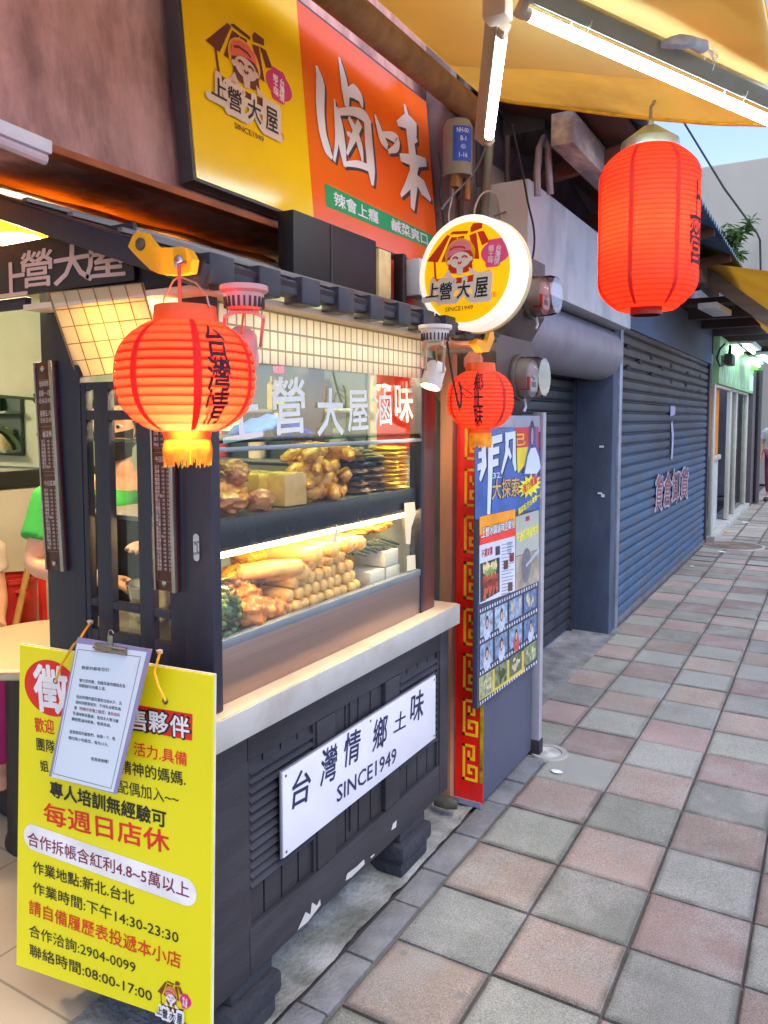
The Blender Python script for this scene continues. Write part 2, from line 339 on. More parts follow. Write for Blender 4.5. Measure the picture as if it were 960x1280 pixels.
# ---------------------------------------------------------------- shuttered unit next door (grey shutter)
def shutter(mb, X, y0, y1, z0, z1, pitch, dep=.012):
    z = z0; prof = []
    while z < z1:
        prof += [(0, z), (dep*.75, z+pitch*.14), (dep, z+pitch*.45), (dep*.8, z+pitch*.74), (0, z+pitch*.86), (-dep*.6, z+pitch*.9), (-dep*.6, z+pitch*.97)]
        z += pitch
    ny = 40
    mb.grid(lambda u, v: Vector((X+prof[min(len(prof)-1, int(round(v*(len(prof)-1))))][0]+.008*noise.noise(Vector((u*4, v*5, 1)))+.003*noise.noise(Vector((u*17, v*9, 4))), y0+u*(y1-y0), prof[min(len(prof)-1, int(round(v*(len(prof)-1))))][1])), ny, len(prof)-1)
    return mb
u1 = thing('shuttered_shop', 'closed unit with grey roller shutter under a bulging shutter housing', 'building', (-1.5, 4.4, 0))
GS = mat('grey_shutter', '#30353f', .5, .35, var=.3, scale=4, stain='#2c2a2c', sscale=1.6, samt=.8, stretch=(1, 3, .6))
shutter(MB(), -1.62, 3.34, 5.42, .02, 1.95, .078).build('roller_shutter', GS, u1, ang=.5)
b = MB(); b.lathe([(0, 3.36), (.17, 3.36), (.185, 3.38), (.185, 5.44), (.17, 5.47), (0, 5.47)], Matrix(((1, 0, 0, -1.46), (0, 0, 1, 0), (0, -1, 0, 1.985), (0, 0, 0, 1))), 36); b.build('shutter_housing', mat('housing_steel', '#8b8791', .5, .45, var=.12, scale=3, stain='#5d5560', sscale=3, samt=.5), u1)
b = MB(); b.box(-1.66, -1.25, 3.45, 5.53, 2.15, 2.63, .01); b.build('fascia', mat('fascia_paint', '#b4b7bb', .6, var=.12, scale=4, stain='#85868c', sscale=3.5, samt=.6, bump=.1, stretch=(1, 1, .5)), u1)
b = MB(); b.box(-1.64, -1.6, 5.42, 5.47, .0, 1.95, .004); b.build('guide_rail', mat('rail_dark', '#3a3a44', .5, .5), u1)
BP = mat('blue_pillar', '#3d4b61', .75, var=.3, scale=5, bump=.35, bscale=120, stain='#2c3446', sscale=2.4, samt=.8, stretch=(1, 1, .5))
b = MB(); b.box(-1.66, -1.345, 5.475, 5.60, -.02, 2.15, .012); b.build('pillar', BP, u1)
b = MB()
for (yy, zz, a_, c_) in ((5.47, 1.33, .03, .014), (5.47, .98, .022, .02), (5.47, 1.0, .03, .012)):
    x_ = random.uniform(-1.44, -1.4); b.box(x_, x_+a_, yy, yy+.01, zz, zz+c_)
b.build('paper_scrap', mat('paper_white', '#d8dadd', .8), u1)
b = MB(); b.box(-1.39, -1.365, 5.466, 5.478, 1.96, 1.99); b.build('yellow_tag', mat('tag_yellow', '#c9a53a', .6), u1)
UW = mat('mauve_wall', '#6d6270', .85, var=.2, scale=3, bump=.2, stain='#463c46', sscale=2, samt=.6)
b = MB(); b.box(-1.9, -1.5, 3.42, 10.3, 2.632, 3.6); b.build('upper_wall', UW, u1)
# ---------------------------------------------------------------- second unit: blue shutter
u2 = thing('shuttered_shop', 'closed unit with wide blue roller shutter bearing torn white and red characters', 'building', (-1.4, 8, 0))
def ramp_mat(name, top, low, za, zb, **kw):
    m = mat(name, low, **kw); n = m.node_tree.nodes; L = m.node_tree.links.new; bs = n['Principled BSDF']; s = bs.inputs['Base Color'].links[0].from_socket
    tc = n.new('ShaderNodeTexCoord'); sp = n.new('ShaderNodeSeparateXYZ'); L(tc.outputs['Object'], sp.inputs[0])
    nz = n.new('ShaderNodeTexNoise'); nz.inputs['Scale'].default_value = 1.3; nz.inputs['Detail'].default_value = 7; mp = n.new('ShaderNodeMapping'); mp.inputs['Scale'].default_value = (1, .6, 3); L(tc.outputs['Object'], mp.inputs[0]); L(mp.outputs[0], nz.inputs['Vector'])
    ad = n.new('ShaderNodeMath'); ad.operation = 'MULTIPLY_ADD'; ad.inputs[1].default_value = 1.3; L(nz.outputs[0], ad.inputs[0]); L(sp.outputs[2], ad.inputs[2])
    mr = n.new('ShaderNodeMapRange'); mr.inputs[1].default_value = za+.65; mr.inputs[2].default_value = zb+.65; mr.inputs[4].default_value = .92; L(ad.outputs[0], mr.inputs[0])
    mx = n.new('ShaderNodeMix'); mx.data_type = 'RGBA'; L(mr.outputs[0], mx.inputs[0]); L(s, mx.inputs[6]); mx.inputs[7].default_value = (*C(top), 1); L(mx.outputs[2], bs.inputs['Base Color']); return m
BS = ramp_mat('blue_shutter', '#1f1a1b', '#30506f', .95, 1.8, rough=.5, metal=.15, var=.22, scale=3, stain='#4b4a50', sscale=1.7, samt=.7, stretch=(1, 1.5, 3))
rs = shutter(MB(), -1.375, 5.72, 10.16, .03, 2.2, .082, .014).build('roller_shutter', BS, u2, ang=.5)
for (px, py) in ((786, 433), (815, 447), (801, 452), (828, 461), (786, 459), (839, 457), (816, 468), (839, 477), (860, 466), (858, 481), (874, 488), (875, 470)):
    p = at(px, py, 'X', -1.358); MB().box(-1.362, -1.357, p.y-.05, p.y+.05, p.z-.018, p.z+.018).build('letter_slot', mat('slot_black', (.01, .01, .012), .8), rs)
b = MB(); b.box(-1.40, -1.335, 5.62, 5.70, -.01, 2.2, .006); b.build('guide_rail', mat('rail_steel', '#8791a4', .4, .6, stain='#45404a', sscale=3), u2)
b = MB(); b.box(-1.40, -1.34, 10.17, 10.27, -.01, 2.2, .006); b.build('guide_rail', mat('rail_dark', '#3a3a44'), u2)
b = MB(); b.box(-1.66, -1.345, 5.605, 10.3, 2.205, 2.63, .008); b.build('header', mat('blue_header', '#4d5d78', .75, var=.15, scale=2), u2)
b = MB(); b.box(-1.375, -1.345, 5.72, 10.16, -.005, .045, .005); b.build('bottom_bar', mat('bar_rust', '#5f6470', .55, .4, stain='#57493c'), u2)
# torn lettering on the blue shutter
Mf = frame((-1.352, 7, 0), (0, 1, 0), (0, 0, 1))
W1 = mat('torn_white', '#aaa6b2', .8, var=.4, scale=20, stain='#4a5a78', sscale=14, samt=.8); RB = mat('torn_red', '#7c4448', .8, var=.3, scale=14)
def sig(s): return s
for k, ch in enumerate('貨倉卸貨'):
    x0 = 818+k*10.6; ys = (596-k*3.2, 637-k*5.0)
    T(ch, rs, Mf, (x0+1-.6*0, (ys[0]+ys[1])/2), (x0+10.6, (ys[0]+ys[1])/2-.6), ys[1]-ys[0]+3, W1, z=.0, off=.045)
    T(ch, rs, Mf, (x0+2, (ys[0]+ys[1])/2), (x0+9.8, (ys[0]+ys[1])/2-.6), ys[1]-ys[0], RB, z=.002, off=.012)
b = MB(Mf); pts = [loc(Mf, 840+dx, yy) for dx, yy in ((-.5, 528), (1, 545), (.5, 560), (-.5, 574))]; b.ribbon(pts, [.08, .1, .09, .07], 0, .001)
pts = [loc(Mf, 838+dx, yy) for dx, yy in ((0, 514), (6, 513))]; b.ribbon(pts, [.1, .08], 0, .001); b.build('torn_sticker', mat('sticker_lilac', '#b5b4cf', .8, var=.2, scale=14), rs)
# ---------------------------------------------------------------- eaves, beam and corrugated roof over the two units
ev = thing('tin_roof', 'rusty corrugated tin roof with brown boards and peeling beam over the shuttered units', 'roof', (-1.0, 5, 2.9))
t = MB(); prof = []
N = 150
t.grid(lambda u, v: Vector((-1.6+v*.85, 3.3+u*4.9, 3.28-v*.43+.018*sin(u*N*pi/1.6))), 400, 2); t.build('roof_sheet', mat('blue_tin', '#5e7c94', .55, .4, var=.25, scale=2, stain='#4c3a33', sscale=1.2, samt=.8), ev, ang=2)
BB = mat('brown_boards', '#5a352b', .8, var=.35, scale=5, bump=.3, stretch=(1, .3, 3))
b = MB(); b.quad((-1.5, 3.36, 3.06), (-.84, 3.36, 2.86), (-.84, 5.6, 2.86), (-1.5, 5.6, 3.06), .02); b.build('soffit_boards', BB, ev)
b = MB(); b.box(-1.12, -1.02, 3.36, 8.2, 2.72, 2.86, .008); b.build('beam', mat('peeling_beam', '#7a7178', .8, var=.2, scale=6, bump=.3, stain='#c9bcae', sscale=5, samt=.9, stretch=(1, .4, 1)), ev)
b = MB()
for yy in (3.9, 4.9, 5.9, 6.9, 7.9): MB().bar((-1.5, yy, 2.74), (-.78, yy, 2.84), .05, .07, (0, 0, 1)).build('rafter', BB, ev)
# ---------------------------------------------------------------- far canopy with rafters, lamps
SOF = mat('dark_soffit', '#4a4044', .85, var=.25, scale=3)
cn = thing('canopy', 'far yellow tarpaulin canopy on a slanting rafter above the pavement', 'canopy', (-1, 8, 2.6))
TAR2 = mat('ochre_tarp', '#b58320', .6, var=.15, scale=3, trans=.35)
a_, b_ = at(862, 326, 'Y', 7.0), at(1000, 344, 'Y', 6.6); c_, d_ = at(1000, 452, 'Y', 9.6), at(866, 334, 'Y', 9.6)
b = MB(); b.grid(lambda u, v: (a_*(1-u)+b_*u)*(1-v)+(d_*(1-u)+c_*u)*v, 10, 8); b.build('tarpaulin', TAR2, cn)
b = MB(); b.bar(at(864, 330, 'Y', 7.6), at(965, 402, 'Y', 7.6), .10, .11); b.build('rafter', mat('grey_rafter', '#857b78', .7, var=.2, scale=6, stretch=(.4, 3, 3)), cn)
b = MB(); b.box(-1.9, -.75, 8.2, 16.5, 2.66, 2.72)
for yy in (8.5, 9.4, 10.3, 11.2): b.box(-1.5, -.75, yy, yy+.12, 2.55, 2.66)
b.build('soffit', SOF, cn)
# ---------------------------------------------------------------- glazed shop with green sign
gs = thing('glazed_shop', 'far open shop with aluminium sliding glass doors and an orange curtain', 'building', (-1.5, 12.5, 0))
AL = mat('aluminium', '#b9b7ac', .4, .6, var=.08)
b = MB(); b.box(-1.34, -1.30, 10.33, 10.46, .05, 1.98, .004).box(-1.36, -1.31, 12.1, 12.28, .08, 1.95, .004).box(-1.36, -1.31, 12.9, 13.02, .08, 1.95, .004).box(-1.36, -1.31, 14.5, 14.7, .08, 1.95, .004).box(-1.36, -1.31, 10.46, 11.2, 1.0, 1.06, .004).box(-1.36, -1.31, 10.46, 14.6, 1.93, 1.98, .004); b.build('door_frame', AL, gs)
b = MB(); b.box(-1.35, -1.345, 12.28, 14.5, .1, 1.93); b.build('glass_door', glass('shop_glass', (.8, .92, .85)), gs)
b = MB(); b.box(-1.36, -1.345, 10.46, 11.2, .08, 1.0); b.build('lower_panel', mat('panel_grey', '#a7acb0', .5, .3), gs)
b = MB(); b.grid(lambda u, v: Vector((-1.37+.02*sin(u*20), 10.48+u*.7, 1.06+v*.86)), 20, 2); b.build('curtain', mat('orange_curtain', '#d98a2b', .8, var=.2, trans=.3), gs)
b = MB(); b.box(-2.8, -2.7, 10.3, 16, 0, 1.5); b.build('interior_screen', mat('yellow_screen', '#d9a028', .6, emit='#d9a028', estr=.0), gs)
b = MB(); b.box(-4.2, -4.1, 10.3, 16.6, 0, 2.6); b.build('interior_wall', mat('dim_green', '#7c8870', .8), gs)
b = MB(); b.box(-1.55, -1.25, 10.3, 14.8, -.02, .07, .01); b.build('door_step', mat('step_concrete', '#8d8f8d', .9, var=.2, bump=.3), gs)
b = MB(); b.box(-1.5, -1.25, 14.85, 15.9, 0, 2.4, .01); b.build('dark_pillar', mat('far_pillar', '#4b4549', .7, var=.2), gs)
b = MB(); b.tube([(-1.2, 15.4, .02), (-1.2, 15.4, 2.4)], .05); b.build('drain_pipe', mat('pipe_dark', '#39353a', .5), gs)
b = MB(); b.box(-1.4, -1.3, 16.0, 16.3, 0, 2.0); b.build('white_panel', mat('white_panel', '#c9ced6', .6), gs)
ss = thing('shop_sign', 'far green fascia sign with pale pattern above the glass doors', 'sign', (-1.3, 13, 1.95))
b = MB(); b.box(-1.34, -1.26, 10.36, 16.6, 1.97, 2.56, .008); b.build('panel', mat('green_sign', '#8fc48b', .5, var=.25, scale=1.2), ss)
b = MB(frame((-1.257, 10.36, 1.97), (0, 1, 0), (0, 0, 1)))
for k in range(6): b.ribbon([(.3+k*.5, .05), (.5+k*.5, .38), (.72+k*.5, .05)], [.06, .05, .06], 0, 0)
b.rect(3.8, 6.0, .04, .3, 0); b.build('pale_pattern', mat('pale_green', '#cfe6cc', .6, var=.1), ss)
b = MB(frame((-1.256, 10.36, 1.97), (0, 1, 0), (0, 0, 1))); b.rect(3.9, 6.0, .36, .52, 0); b.build('lime_patch', mat('lime_patch', '#5fd23a', .6), ss)
fl = thing('flood_lamp', 'small black floodlight on a curly cable in front of the green sign', 'lamp', (-1.18, 10.9, 2.3))
p = at(912, 450, 'X', -1.18)
b = MB(); b.box(p.x-.05, p.x+.05, p.y-.16, p.y+.16, p.z-.07, p.z+.07, .02); b.build('lamp_head', mat('lamp_black', '#34352f', .5), fl)
b = MB(); b.tube([at(912, 444, 'X', -1.2), at(913, 432, 'X', -1.2)], .02)
pl = [at(x, y, 'X', -1.2) for x, y in ((906, 455), (900, 458), (896, 448), (900, 436), (906, 430))]; b.tube(pl, .012, 6); b.build('cable', mat('cable_black', '#1d1c1e', .6), fl)
def strip_light(name, label, pts, X=None, wdt=.09, grp=None, s=6, colr='#d8ffe6'):
    a, bb = Vector(pts[0]), Vector(pts[1]); th = thing(name, label, 'lamp', a, grp)
    MB().bar(a+Vector((0, 0, .03)), bb+Vector((0, 0, .03)), wdt, .05, (0, 0, 1), .004).build('housing', mat('lamp_white', '#d7d9dc', .5), th)
    if s: MB().tube([a-Vector((0, 0, .02)), bb-Vector((0, 0, .02))], .022, 10).build('tube', lamp_mat('far_tube'+colr, colr, s), th)
    return th
strip_light('ceiling_lamp', 'unlit white strip lamp under the dark far canopy soffit', (at(884, 386, 'Z', 2.5), at(903, 396, 'Z', 2.5)), wdt=.16, s=0)
for i, (p0, p1, lb) in enumerate((((918, 431), (927, 440), 'lit green tinted strip lamp, nearest of the four above the green sign'), ((931, 430), (942, 439), 'lit green tinted strip lamp above the green sign, just right of the nearest one'), ((940, 448), (949, 456), 'lit green tinted strip lamp above the sign end, the lower left of the far pair'), ((952, 444), (962, 452), 'lit green tinted strip lamp at the right photo edge, rightmost of the four'))):
    strip_light('strip_lamp', lb, (at(*p0, 'Z', 2.52), at(*p1, 'Z', 2.52)), wdt=.2, s=7)
# ---------------------------------------------------------------- tall concrete building, plant on the roof edge, street end
b = MB(); b.box(-9, -1.0, 20, 32, 0, 7.5, .05); b.single('concrete_building', mat('pale_concrete', '#a3a294', .85, var=.1, scale=.6, bump=.1, stain='#8b9390', sscale=.5, samt=.5, stretch=(1, 1, .4)), 'tall blank pale concrete building rising behind the tin roof', 'building')
pt = thing('roof_plant', 'leafy green shrub growing beside the tin roof edge', 'plant', at(915, 335, 'Y', 9.5))
c0 = at(915, 335, 'Y', 9.5); st = MB(); lf = MB()
for k in range(14):
    tip = at(random.uniform(902, 942), random.uniform(272, 322), 'Y', 9.5+random.uniform(-.2, .2)); mid = c0.lerp(tip, .55)+Vector((random.uniform(-.1, .1), 0, .06)); st.tube([c0, mid, tip], [.012, .008, .004], 5)
    for q in range(30):
        s_ = random.uniform(.3, 1.); b0 = (mid.lerp(tip, (s_-.3)/.7)); dr = Vector((random.uniform(-1, 1), random.uniform(-1, 1), random.uniform(-.5, .6))).normalized(); l = random.uniform(.07, .16); wd = dr.cross(Vector((0, 0, 1))).normalized()*l*.16
        lf.quad(b0, b0+dr*l*.5+wd, b0+dr*l-Vector((0, 0, .02)), b0+dr*l*.5-wd)
st.build('stem', mat('stem_green', '#5b6b3a', .7), pt); lf.build('foliage', mat('leaf_green', (.07, .16, .035), .55, var=.45, scale=9, trans=.35), pt, smooth=False)
cb = thing('overhead_cable', 'thin black cable slanting down across the sky to the concrete building', 'cable', at(850, 145, 'Y', 3.5))
MB().tube([at(850, 145, 'Y', 3.6), at(905, 235, 'Y', 9), at(946, 291, 'Y', 18.5), at(950, 300, 'Y', 19.9), at(951, 345, 'Y', 19.9)], [.005, .012, .022, .022, .022], 6).build('wire', mat('cable_black', '#1d1c1e'), cb)
# far street-end shopfronts behind the walker
b = MB(); b.box(-5, -1.75, 16.7, 19.6, 0, 4.2).single('far_shopfront', mat('far_front', '#6d7078', .8, var=.3, scale=1.5), 'dim far shopfront beyond the dark pillar at the end of the row', 'building')
eb = thing('end_building', 'grey apartment building closing the far end of the street', 'building', (4, 48, 0))
b = MB(); b.box(-3, 12, 48, 56, 0, 12, .05); b.build('wall', mat('end_wall', '#9aa0a3', .85, var=.15, scale=.5), eb)
for fx in range(6):
    for fz in range(3): b = MB(); b.box(-2.2+fx*2.4, -.8+fx*2.4, 47.93, 47.999, 3.4+fz*2.9, 5.0+fz*2.9); b.build('window', mat('end_window', '#3a4650', .15), eb)
# ================================================================ the food cart
BK = mat('black_paint', '#1f2130', .45, var=.2, scale=6, bump=.08, bscale=90, stretch=(1, 1, .15), stain='#3a3a44', sscale=3, samt=.4)
BKW = mat('charcoal_wood', '#2b2a30', .5, var=.25, scale=5, bump=.15, bscale=60, stretch=(.4, .4, 3), stain='#47454c', sscale=4, samt=.35)
SS = mat('brushed_steel', '#a58f84', .34, .85, var=.06, scale=30, stretch=(1, .05, 6))
CRM = mat('cream_laminate', '#d3bd9b', .3, var=.08, stain='#b3946c', sscale=4, samt=.4)
GLS = glass('cart_glass', (.97, 1, .985), .22)
ct = thing('food_cart', 'black wooden braised food cart with glass display, cream counter and small pitched roof', 'food cart', (-1.45, 1.88, 0))
XF = -1.2
# cabinet body: frame, recessed panels, louvres
b = MB(); b.box(-1.72, XF-.02, 1.27, 2.51, .17, .80); b.build('cabinet', BKW, ct)
b = MB()
for y0, y1, z0, z1 in ((1.255, 1.40, .155, .80), (2.455, 2.525, .155, .80), (1.40, 2.455, .155, .275), (1.40, 2.455, .70, .80), (1.69, 1.78, .275, .70), (2.065, 2.155, .275, .70)):
    b.box(XF-.022, XF, y0+.0008, y1-.0008, z0+.0008, z1-.0008, .003)
b.build('face_frame', BKW, ct)
b = MB(); b.box(-1.74, XF-.001, 1.25, 1.268, .155, .8, .003); b.build('end_panel', BK, ct)
for k, (y0, y1) in enumerate(((1.40, 1.69), (1.78, 2.065), (2.155, 2.455))):
    b = MB(); n = 4
    for q in range(n): yy = y0+(y1-y0)*q/n; b.box(XF-.019, XF-.014, yy+.003, yy+(y1-y0)/n-.003, .275, .70, .002)
    pn = b.build('door_panel', BKW, ct)
    b = MB()
    if k != 1:
        for q in range(13): z = .38+q*.024; b.box(-.009, .009, y0+.012, y1-.012, -.0022, .0022, 0, Matrix.Translation((XF-.009, 0, z)) @ Matrix.Rotation(R(38), 4, 'Y'))
        b.box(XF-.014, XF-.006, y0, y0+.012, .275, .7).box(XF-.014, XF-.006, y1-.012, y1, .275, .7); b.build('louvres', BKW, pn)
    else:
        b.box(XF-.016, XF-.008, y0+.09, y0+.11, .3, .7, .002); b.build('door_stile', BKW, pn)
# flaked edges of bare primer
CH = mat('bare_primer', '#b3b2ae', .8, var=.1)
Mc = frame((XF+.0012, 0, 0), (0, 1, 0), (0, 0, 1))
for pts in (((372, 1163), (382, 1140), (388, 1143), (390, 1128), (396, 1132), (400, 1124), (401, 1131), (385, 1152)), ((432, 1101), (434, 1092), (446, 1083), (455, 1074), (456, 1080), (440, 1096)), ((489, 1038), (491, 1030), (496, 1025), (495, 1034)), ((463, 1071), (468, 1067), (468, 1069), (464, 1073))):
    b = MB(Mc); b.sheet([loc(Mc, *p) for p in pts]); b.build('paint_chip', CH, ct)
# feet: stacked blocks
FT = mat('dark_brick', '#2a2b33', .85, var=.3, bump=.6, bscale=50)
for (y0, y1) in ((2.17, 2.36), (1.33, 1.5)):
    for x0 in (-1.36, -1.7):
        b = MB(); b.box(x0, x0+.16, y0, y1, -.005, .05, .01).box(x0-.012, x0+.172, y0-.012, y1+.012, .051, .108, .012).box(x0, x0+.15, y0+.01, y1, .109, .169, .01); b.build('foot', FT, ct)
# counter
b = MB(); b.box(-1.74, -1.152, 1.236, 2.502, .805, .868, .004); co_ = b.build('counter', CRM, ct)
b = MB(); b.box(-1.1525, -1.146, 1.232, 2.505, .795, .866, .003); b.build('edge_trim', mat('trim_grey', '#b9bab4', .4, .3, var=.08, stain='#8f7660', sscale=5, samt=.4), co_)
b = MB(); b.box(-1.2, -1.1535, 1.228, 1.237, .797, .864, .003); b.build('end_trim', mat('trim_chrome', '#a7a7b4', .25, .8), co_)
# sill below the glass
b = MB(); b.box(-1.215, -1.203, 1.285, 2.32, .869, .998, .002); b.build('sill_panel', SS, ct)
b = MB(); b.box(-1.222, -1.199, 1.285, 2.30, .999, 1.022, .003); b.build('sill_rail', mat('dull_aluminium', '#8f9a9f', .4, .7, var=.1), ct)
b = MB(); b.box(-1.70, -1.222, 1.285, 2.3, .985, 1.0); b.build('display_floor', mat('tray_steel', '#8f8d88', .35, .8), ct)
# posts
for nm, x0, x1, y0, y1, z0, z1 in (('post', -1.262, -1.176, 1.262, 1.292, .869, 1.80), ('post', -1.745, -1.60, 1.262, 1.30, .869, 1.86), ('post', -1.735, -1.66, 2.30, 2.40, .869, 1.80)):
    MB().box(x0, x1, y0, y1, z0, z1, .004).build(nm, BK, ct)
MB().box(-1.245, -1.199, 2.302, 2.322, .869, 1.70, .003).build('post', BK, ct)
MB().box(-1.25, -1.201, 2.323, 2.41, .869, 1.74, .004).build('post', mat('red_glow_post', '#5c2c22', .35, var=.2, scale=5, bump=.05), ct, label='glossy end post with the red lantern glow in its colour')  # red glow of the nearby lantern is put into this post's colour
# end window lattice
b = MB()
def lat(x0, x1, z0, z1): b.box(x0+.0006, x1-.0006, 1.264, 1.284, z0+.0006, z1-.0006, .002)
xs = [(-1.60, -1.582), (-1.556, -1.503), (-1.41, -1.365), (-1.31, -1.262)]
for x0, x1 in xs: lat(x0, x1, .87, 1.62)
for i in range(3):
    xa, xb = xs[i][1], xs[i+1][0]
    for z0, z1 in ((1.60, 1.62), (1.528, 1.552), (1.068, 1.088), (.87, 1.012)): lat(xa, xb, z0, z1)
b.build('lattice_window', BK, ct)
b = MB(); b.box(-1.598, -1.264, 1.2865, 1.289, .9, 1.6); b.build('glass_pane', GLS, ct)
# latch on the corner post
b = MB(frame((-1.219, 1.2605, 1.245), (1, 0, 0), (0, 0, 1)))
b.prism([(.009*cos(a*pi/8)*1+0, (.022 if sin(a*pi/8) > 0 else -.022)+.009*sin(a*pi/8)) for a in range(16)], 0, .003)
b.tube([(-.002, .012, .002), (.006, .012, .014), (.016, .008, .018), (.016, -.008, .018), (.006, -.012, .014), (-.002, -.012, .002)], .0028, 8); b.build('latch', mat('chrome', '#c9c9d4', .18, .95), ct)
# glazing, shelf
MB().box(-1.2125, -1.2085, 1.292, 2.302, 1.02, 1.475).build('glass_pane', GLS, ct)
MB().box(-1.2125, -1.2085, 1.292, 2.302, 1.482, 1.668).build('glass_pane', glass('upper_glass', (.97, 1, .985), .2), ct)
MB().box(-1.60, -1.205, 1.292, 2.302, 1.475, 1.482).build('glass_shelf', glass('shelf_glass', (.62, .86, .74), 1.2, .08), ct)
MB().box(-1.204, -1.198, 1.292, 2.302, 1.455, 1.466, .002).build('shelf_rail', mat('dull_aluminium', '#8f9a9f'), ct)
b = MB(); b.box(-1.66, -1.216, 1.292, 2.302, 1.285, 1.297, .002); b.build('shelf', mat('tray_steel', '#8f8d88'), ct)
sf = MB().box(-1.226, -1.2145, 1.292, 2.302, 1.222, 1.298, .003).build('shelf_front', mat('shelf_black', '#26262c', .25, var=.1), ct)
b = MB(frame((-1.2135, 0, 0), (0, 1, 0), (0, 0, 1)))
for px, py in ((540*.344+250, 205*.344+560), (612*.344+250, 178*.344+560), (695*.344+250, 178*.344+560)):
    u, v = loc(b.M, px, py); b = MB(b.M); b.disc(u, v, .004, .004, 0); Mr = b.M; b.build('rivet', mat('chrome', '#c9c9d4'), sf); b = MB(Mr)
MB().tube([(-1.24, 1.31, 1.212), (-1.24, 2.28, 1.212)], .009, 10).build('strip_lamp', lamp_mat('warm_tube', '#ffd090', 26), ct, label='warm strip lamp under the display shelf')
MB().tube([(-1.27, 1.33, 1.715), (-1.27, 2.28, 1.715)], .013, 10).build('strip_lamp', lamp_mat('added_tube', '#ffe6bf', 36), ct, label='strip lamp added out of sight behind the tiled valance to light the upper shelf')  # added tube, kept out of view, to brighten the upper shelf food
# torn liner at the glass edges
for pl in (((742, 200), (780, 196), (784, 240), (768, 290), (764, 350), (748, 348)), ((752, 392), (782, 388), (784, 440), (752, 448)), ((478, 350), (486, 320), (496, 276), (500, 285), (498, 345), (490, 352))):
    b = MB(frame((-1.2075, 0, 0), (0, 1, 0), (0, 0, 1))); b.sheet([loc(b.M, 250+x*.344, 560+y*.344) for x, y in pl]); b.build('torn_liner', mat('torn_paper', '#cfc2a4', .8, var=.1), ct)
# tiled valance at the front, tilted tiled light panel at the end
VT = tiles('valance_tile', '#e9e6d8', '#8a8675', .0305, .046, 'YZ', .3, .35, .0028, (.012, .0025), '#dcd9c8')
b = MB(); b.box(-1.207, -1.2, 1.30, 2.303, 1.665, 1.7945, .002); b.build('tiled_valance', VT, ct)
Mt = frame(at(98, 472, 'Y', 1.262), at(205, 462, 'Y', 1.262)-at(98, 472, 'Y', 1.262), (0, -.0, 1))
A_, B_, C_, D_ = at(98, 472, 'Y', 1.275), at(208, 460, 'Y', 1.275), at(178, 354, 'Y', 1.19), at(62, 366, 'Y', 1.19)
LT = mat('lit_panel_tile', '#efe3bd', .4, var=.04, trans=.55)
b = MB(); b.quad(A_, B_, C_, D_, .003); lp = b.build('tiled_light_panel', LT, ct)
b = MB()
for k in range(7):
    s = k/6; b.tube([A_.lerp(B_, s)+Vector((0, -.003, 0)), D_.lerp(C_, s)+Vector((0, -.003, 0))], .0011 if 0 < k < 6 else .0022, 5)
for k in range(6):
    s = k/5; b.tube([A_.lerp(D_, s)+Vector((0, -.003, 0)), B_.lerp(C_, s)+Vector((0, -.003, 0))], .0011, 5)
b.build('tile_joints', mat('joint_brown', '#8a6f45', .7), lp)
pb = (A_+B_+C_+D_)/4+Vector((.02, .075, .03))
bm_ = MB(); bm_.blob(pb, (.045, .02, .022), 2, 0); lb = bm_.build('bulb', lamp_mat('warm_bulb', '#ffc878', 34), ct)
# roof
EX, EZ, TXR, TZ = -1.09, 1.845, -1.86, 2.105
RF = mat('dark_roofing', '#3a3238', .4, var=.25, scale=4, stain='#7a5038', sscale=2.5, samt=.6, stretch=(3, .4, 1))
def rp(x, y, dz=0): return Vector((x, y, EZ+(x-EX)*(TZ-EZ)/(TXR-EX)+dz))
b = MB(); b.quad(rp(EX, 1.16), rp(EX, 2.72), rp(TXR, 2.72), rp(TXR, 1.16), .014); rfo = b.build('roof', RF, ct)
b = MB()
for x, wd in ((-1.25, .02), (-1.34, .016), (-1.5, .02), (-1.66, .02)): b.bar(rp(x, 1.17, .006), rp(x, 2.71, .006), wd, .012, (0, 0, 1), .002)
b.build('roof_batten', mat('batten_grey', '#77706c', .35, .3, var=.15), rfo)
b = MB(); k = 0; y = 1.17
while y < 2.68:
    l = .075; b.box(EX-.05, EX+.006, y, y+l, EZ-.045, EZ+.018, .006, None) if k % 2 == 0 else b.box(EX-.05, EX-.004, y, y+l, EZ-.028, EZ+.006, .004); y += l+.002; k += 1
b.build('eave_tiles', mat('eave_black', '#26262e', .5, var=.2, stain='#4b4a52', samt=.5), ct)
b = MB(); b.box(-1.72, EX-.052, 1.20, 2.70, 1.795, 1.808); b.build('soffit', mat('cream_soffit', '#dccbb4', .6, var=.06), ct)
b = MB(); b.bar((EX+.0, 1.165, EZ-.032), (TXR, 1.165, TZ-.032), .03, .05, (0, 0, 1), .004); b.build('barge_board', BK, ct)
b = MB(frame((0, 1.236, 0), (1, 0, 0), (0, 0, 1))); b.prism([(-1.66, 1.80), (-1.10, 1.80), (-1.10, 1.83), (-1.66, 2.04)], -.006, .006); b.build('gable_panel', BK, ct)
YB = mat('yellow_bracket', '#f2a90c', .5, var=.08)
Mb_ = frame((0, 1.142, 0), (1, 0, 0), (0, 0, 1))
poly = [loc(Mb_, 160+x*.25, 220+y*.25) for x, y in ((38, 362), (60, 310), (85, 283), (112, 290), (140, 330), (175, 366), (235, 368), (305, 362), (330, 375), (345, 400), (356, 425), (345, 490), (290, 500), (235, 501), (190, 497), (150, 478), (110, 440), (70, 400))]
br_ = MB(Mb_).prism(poly, 0, .02).build('corner_bracket', YB, ct, ang=.4)
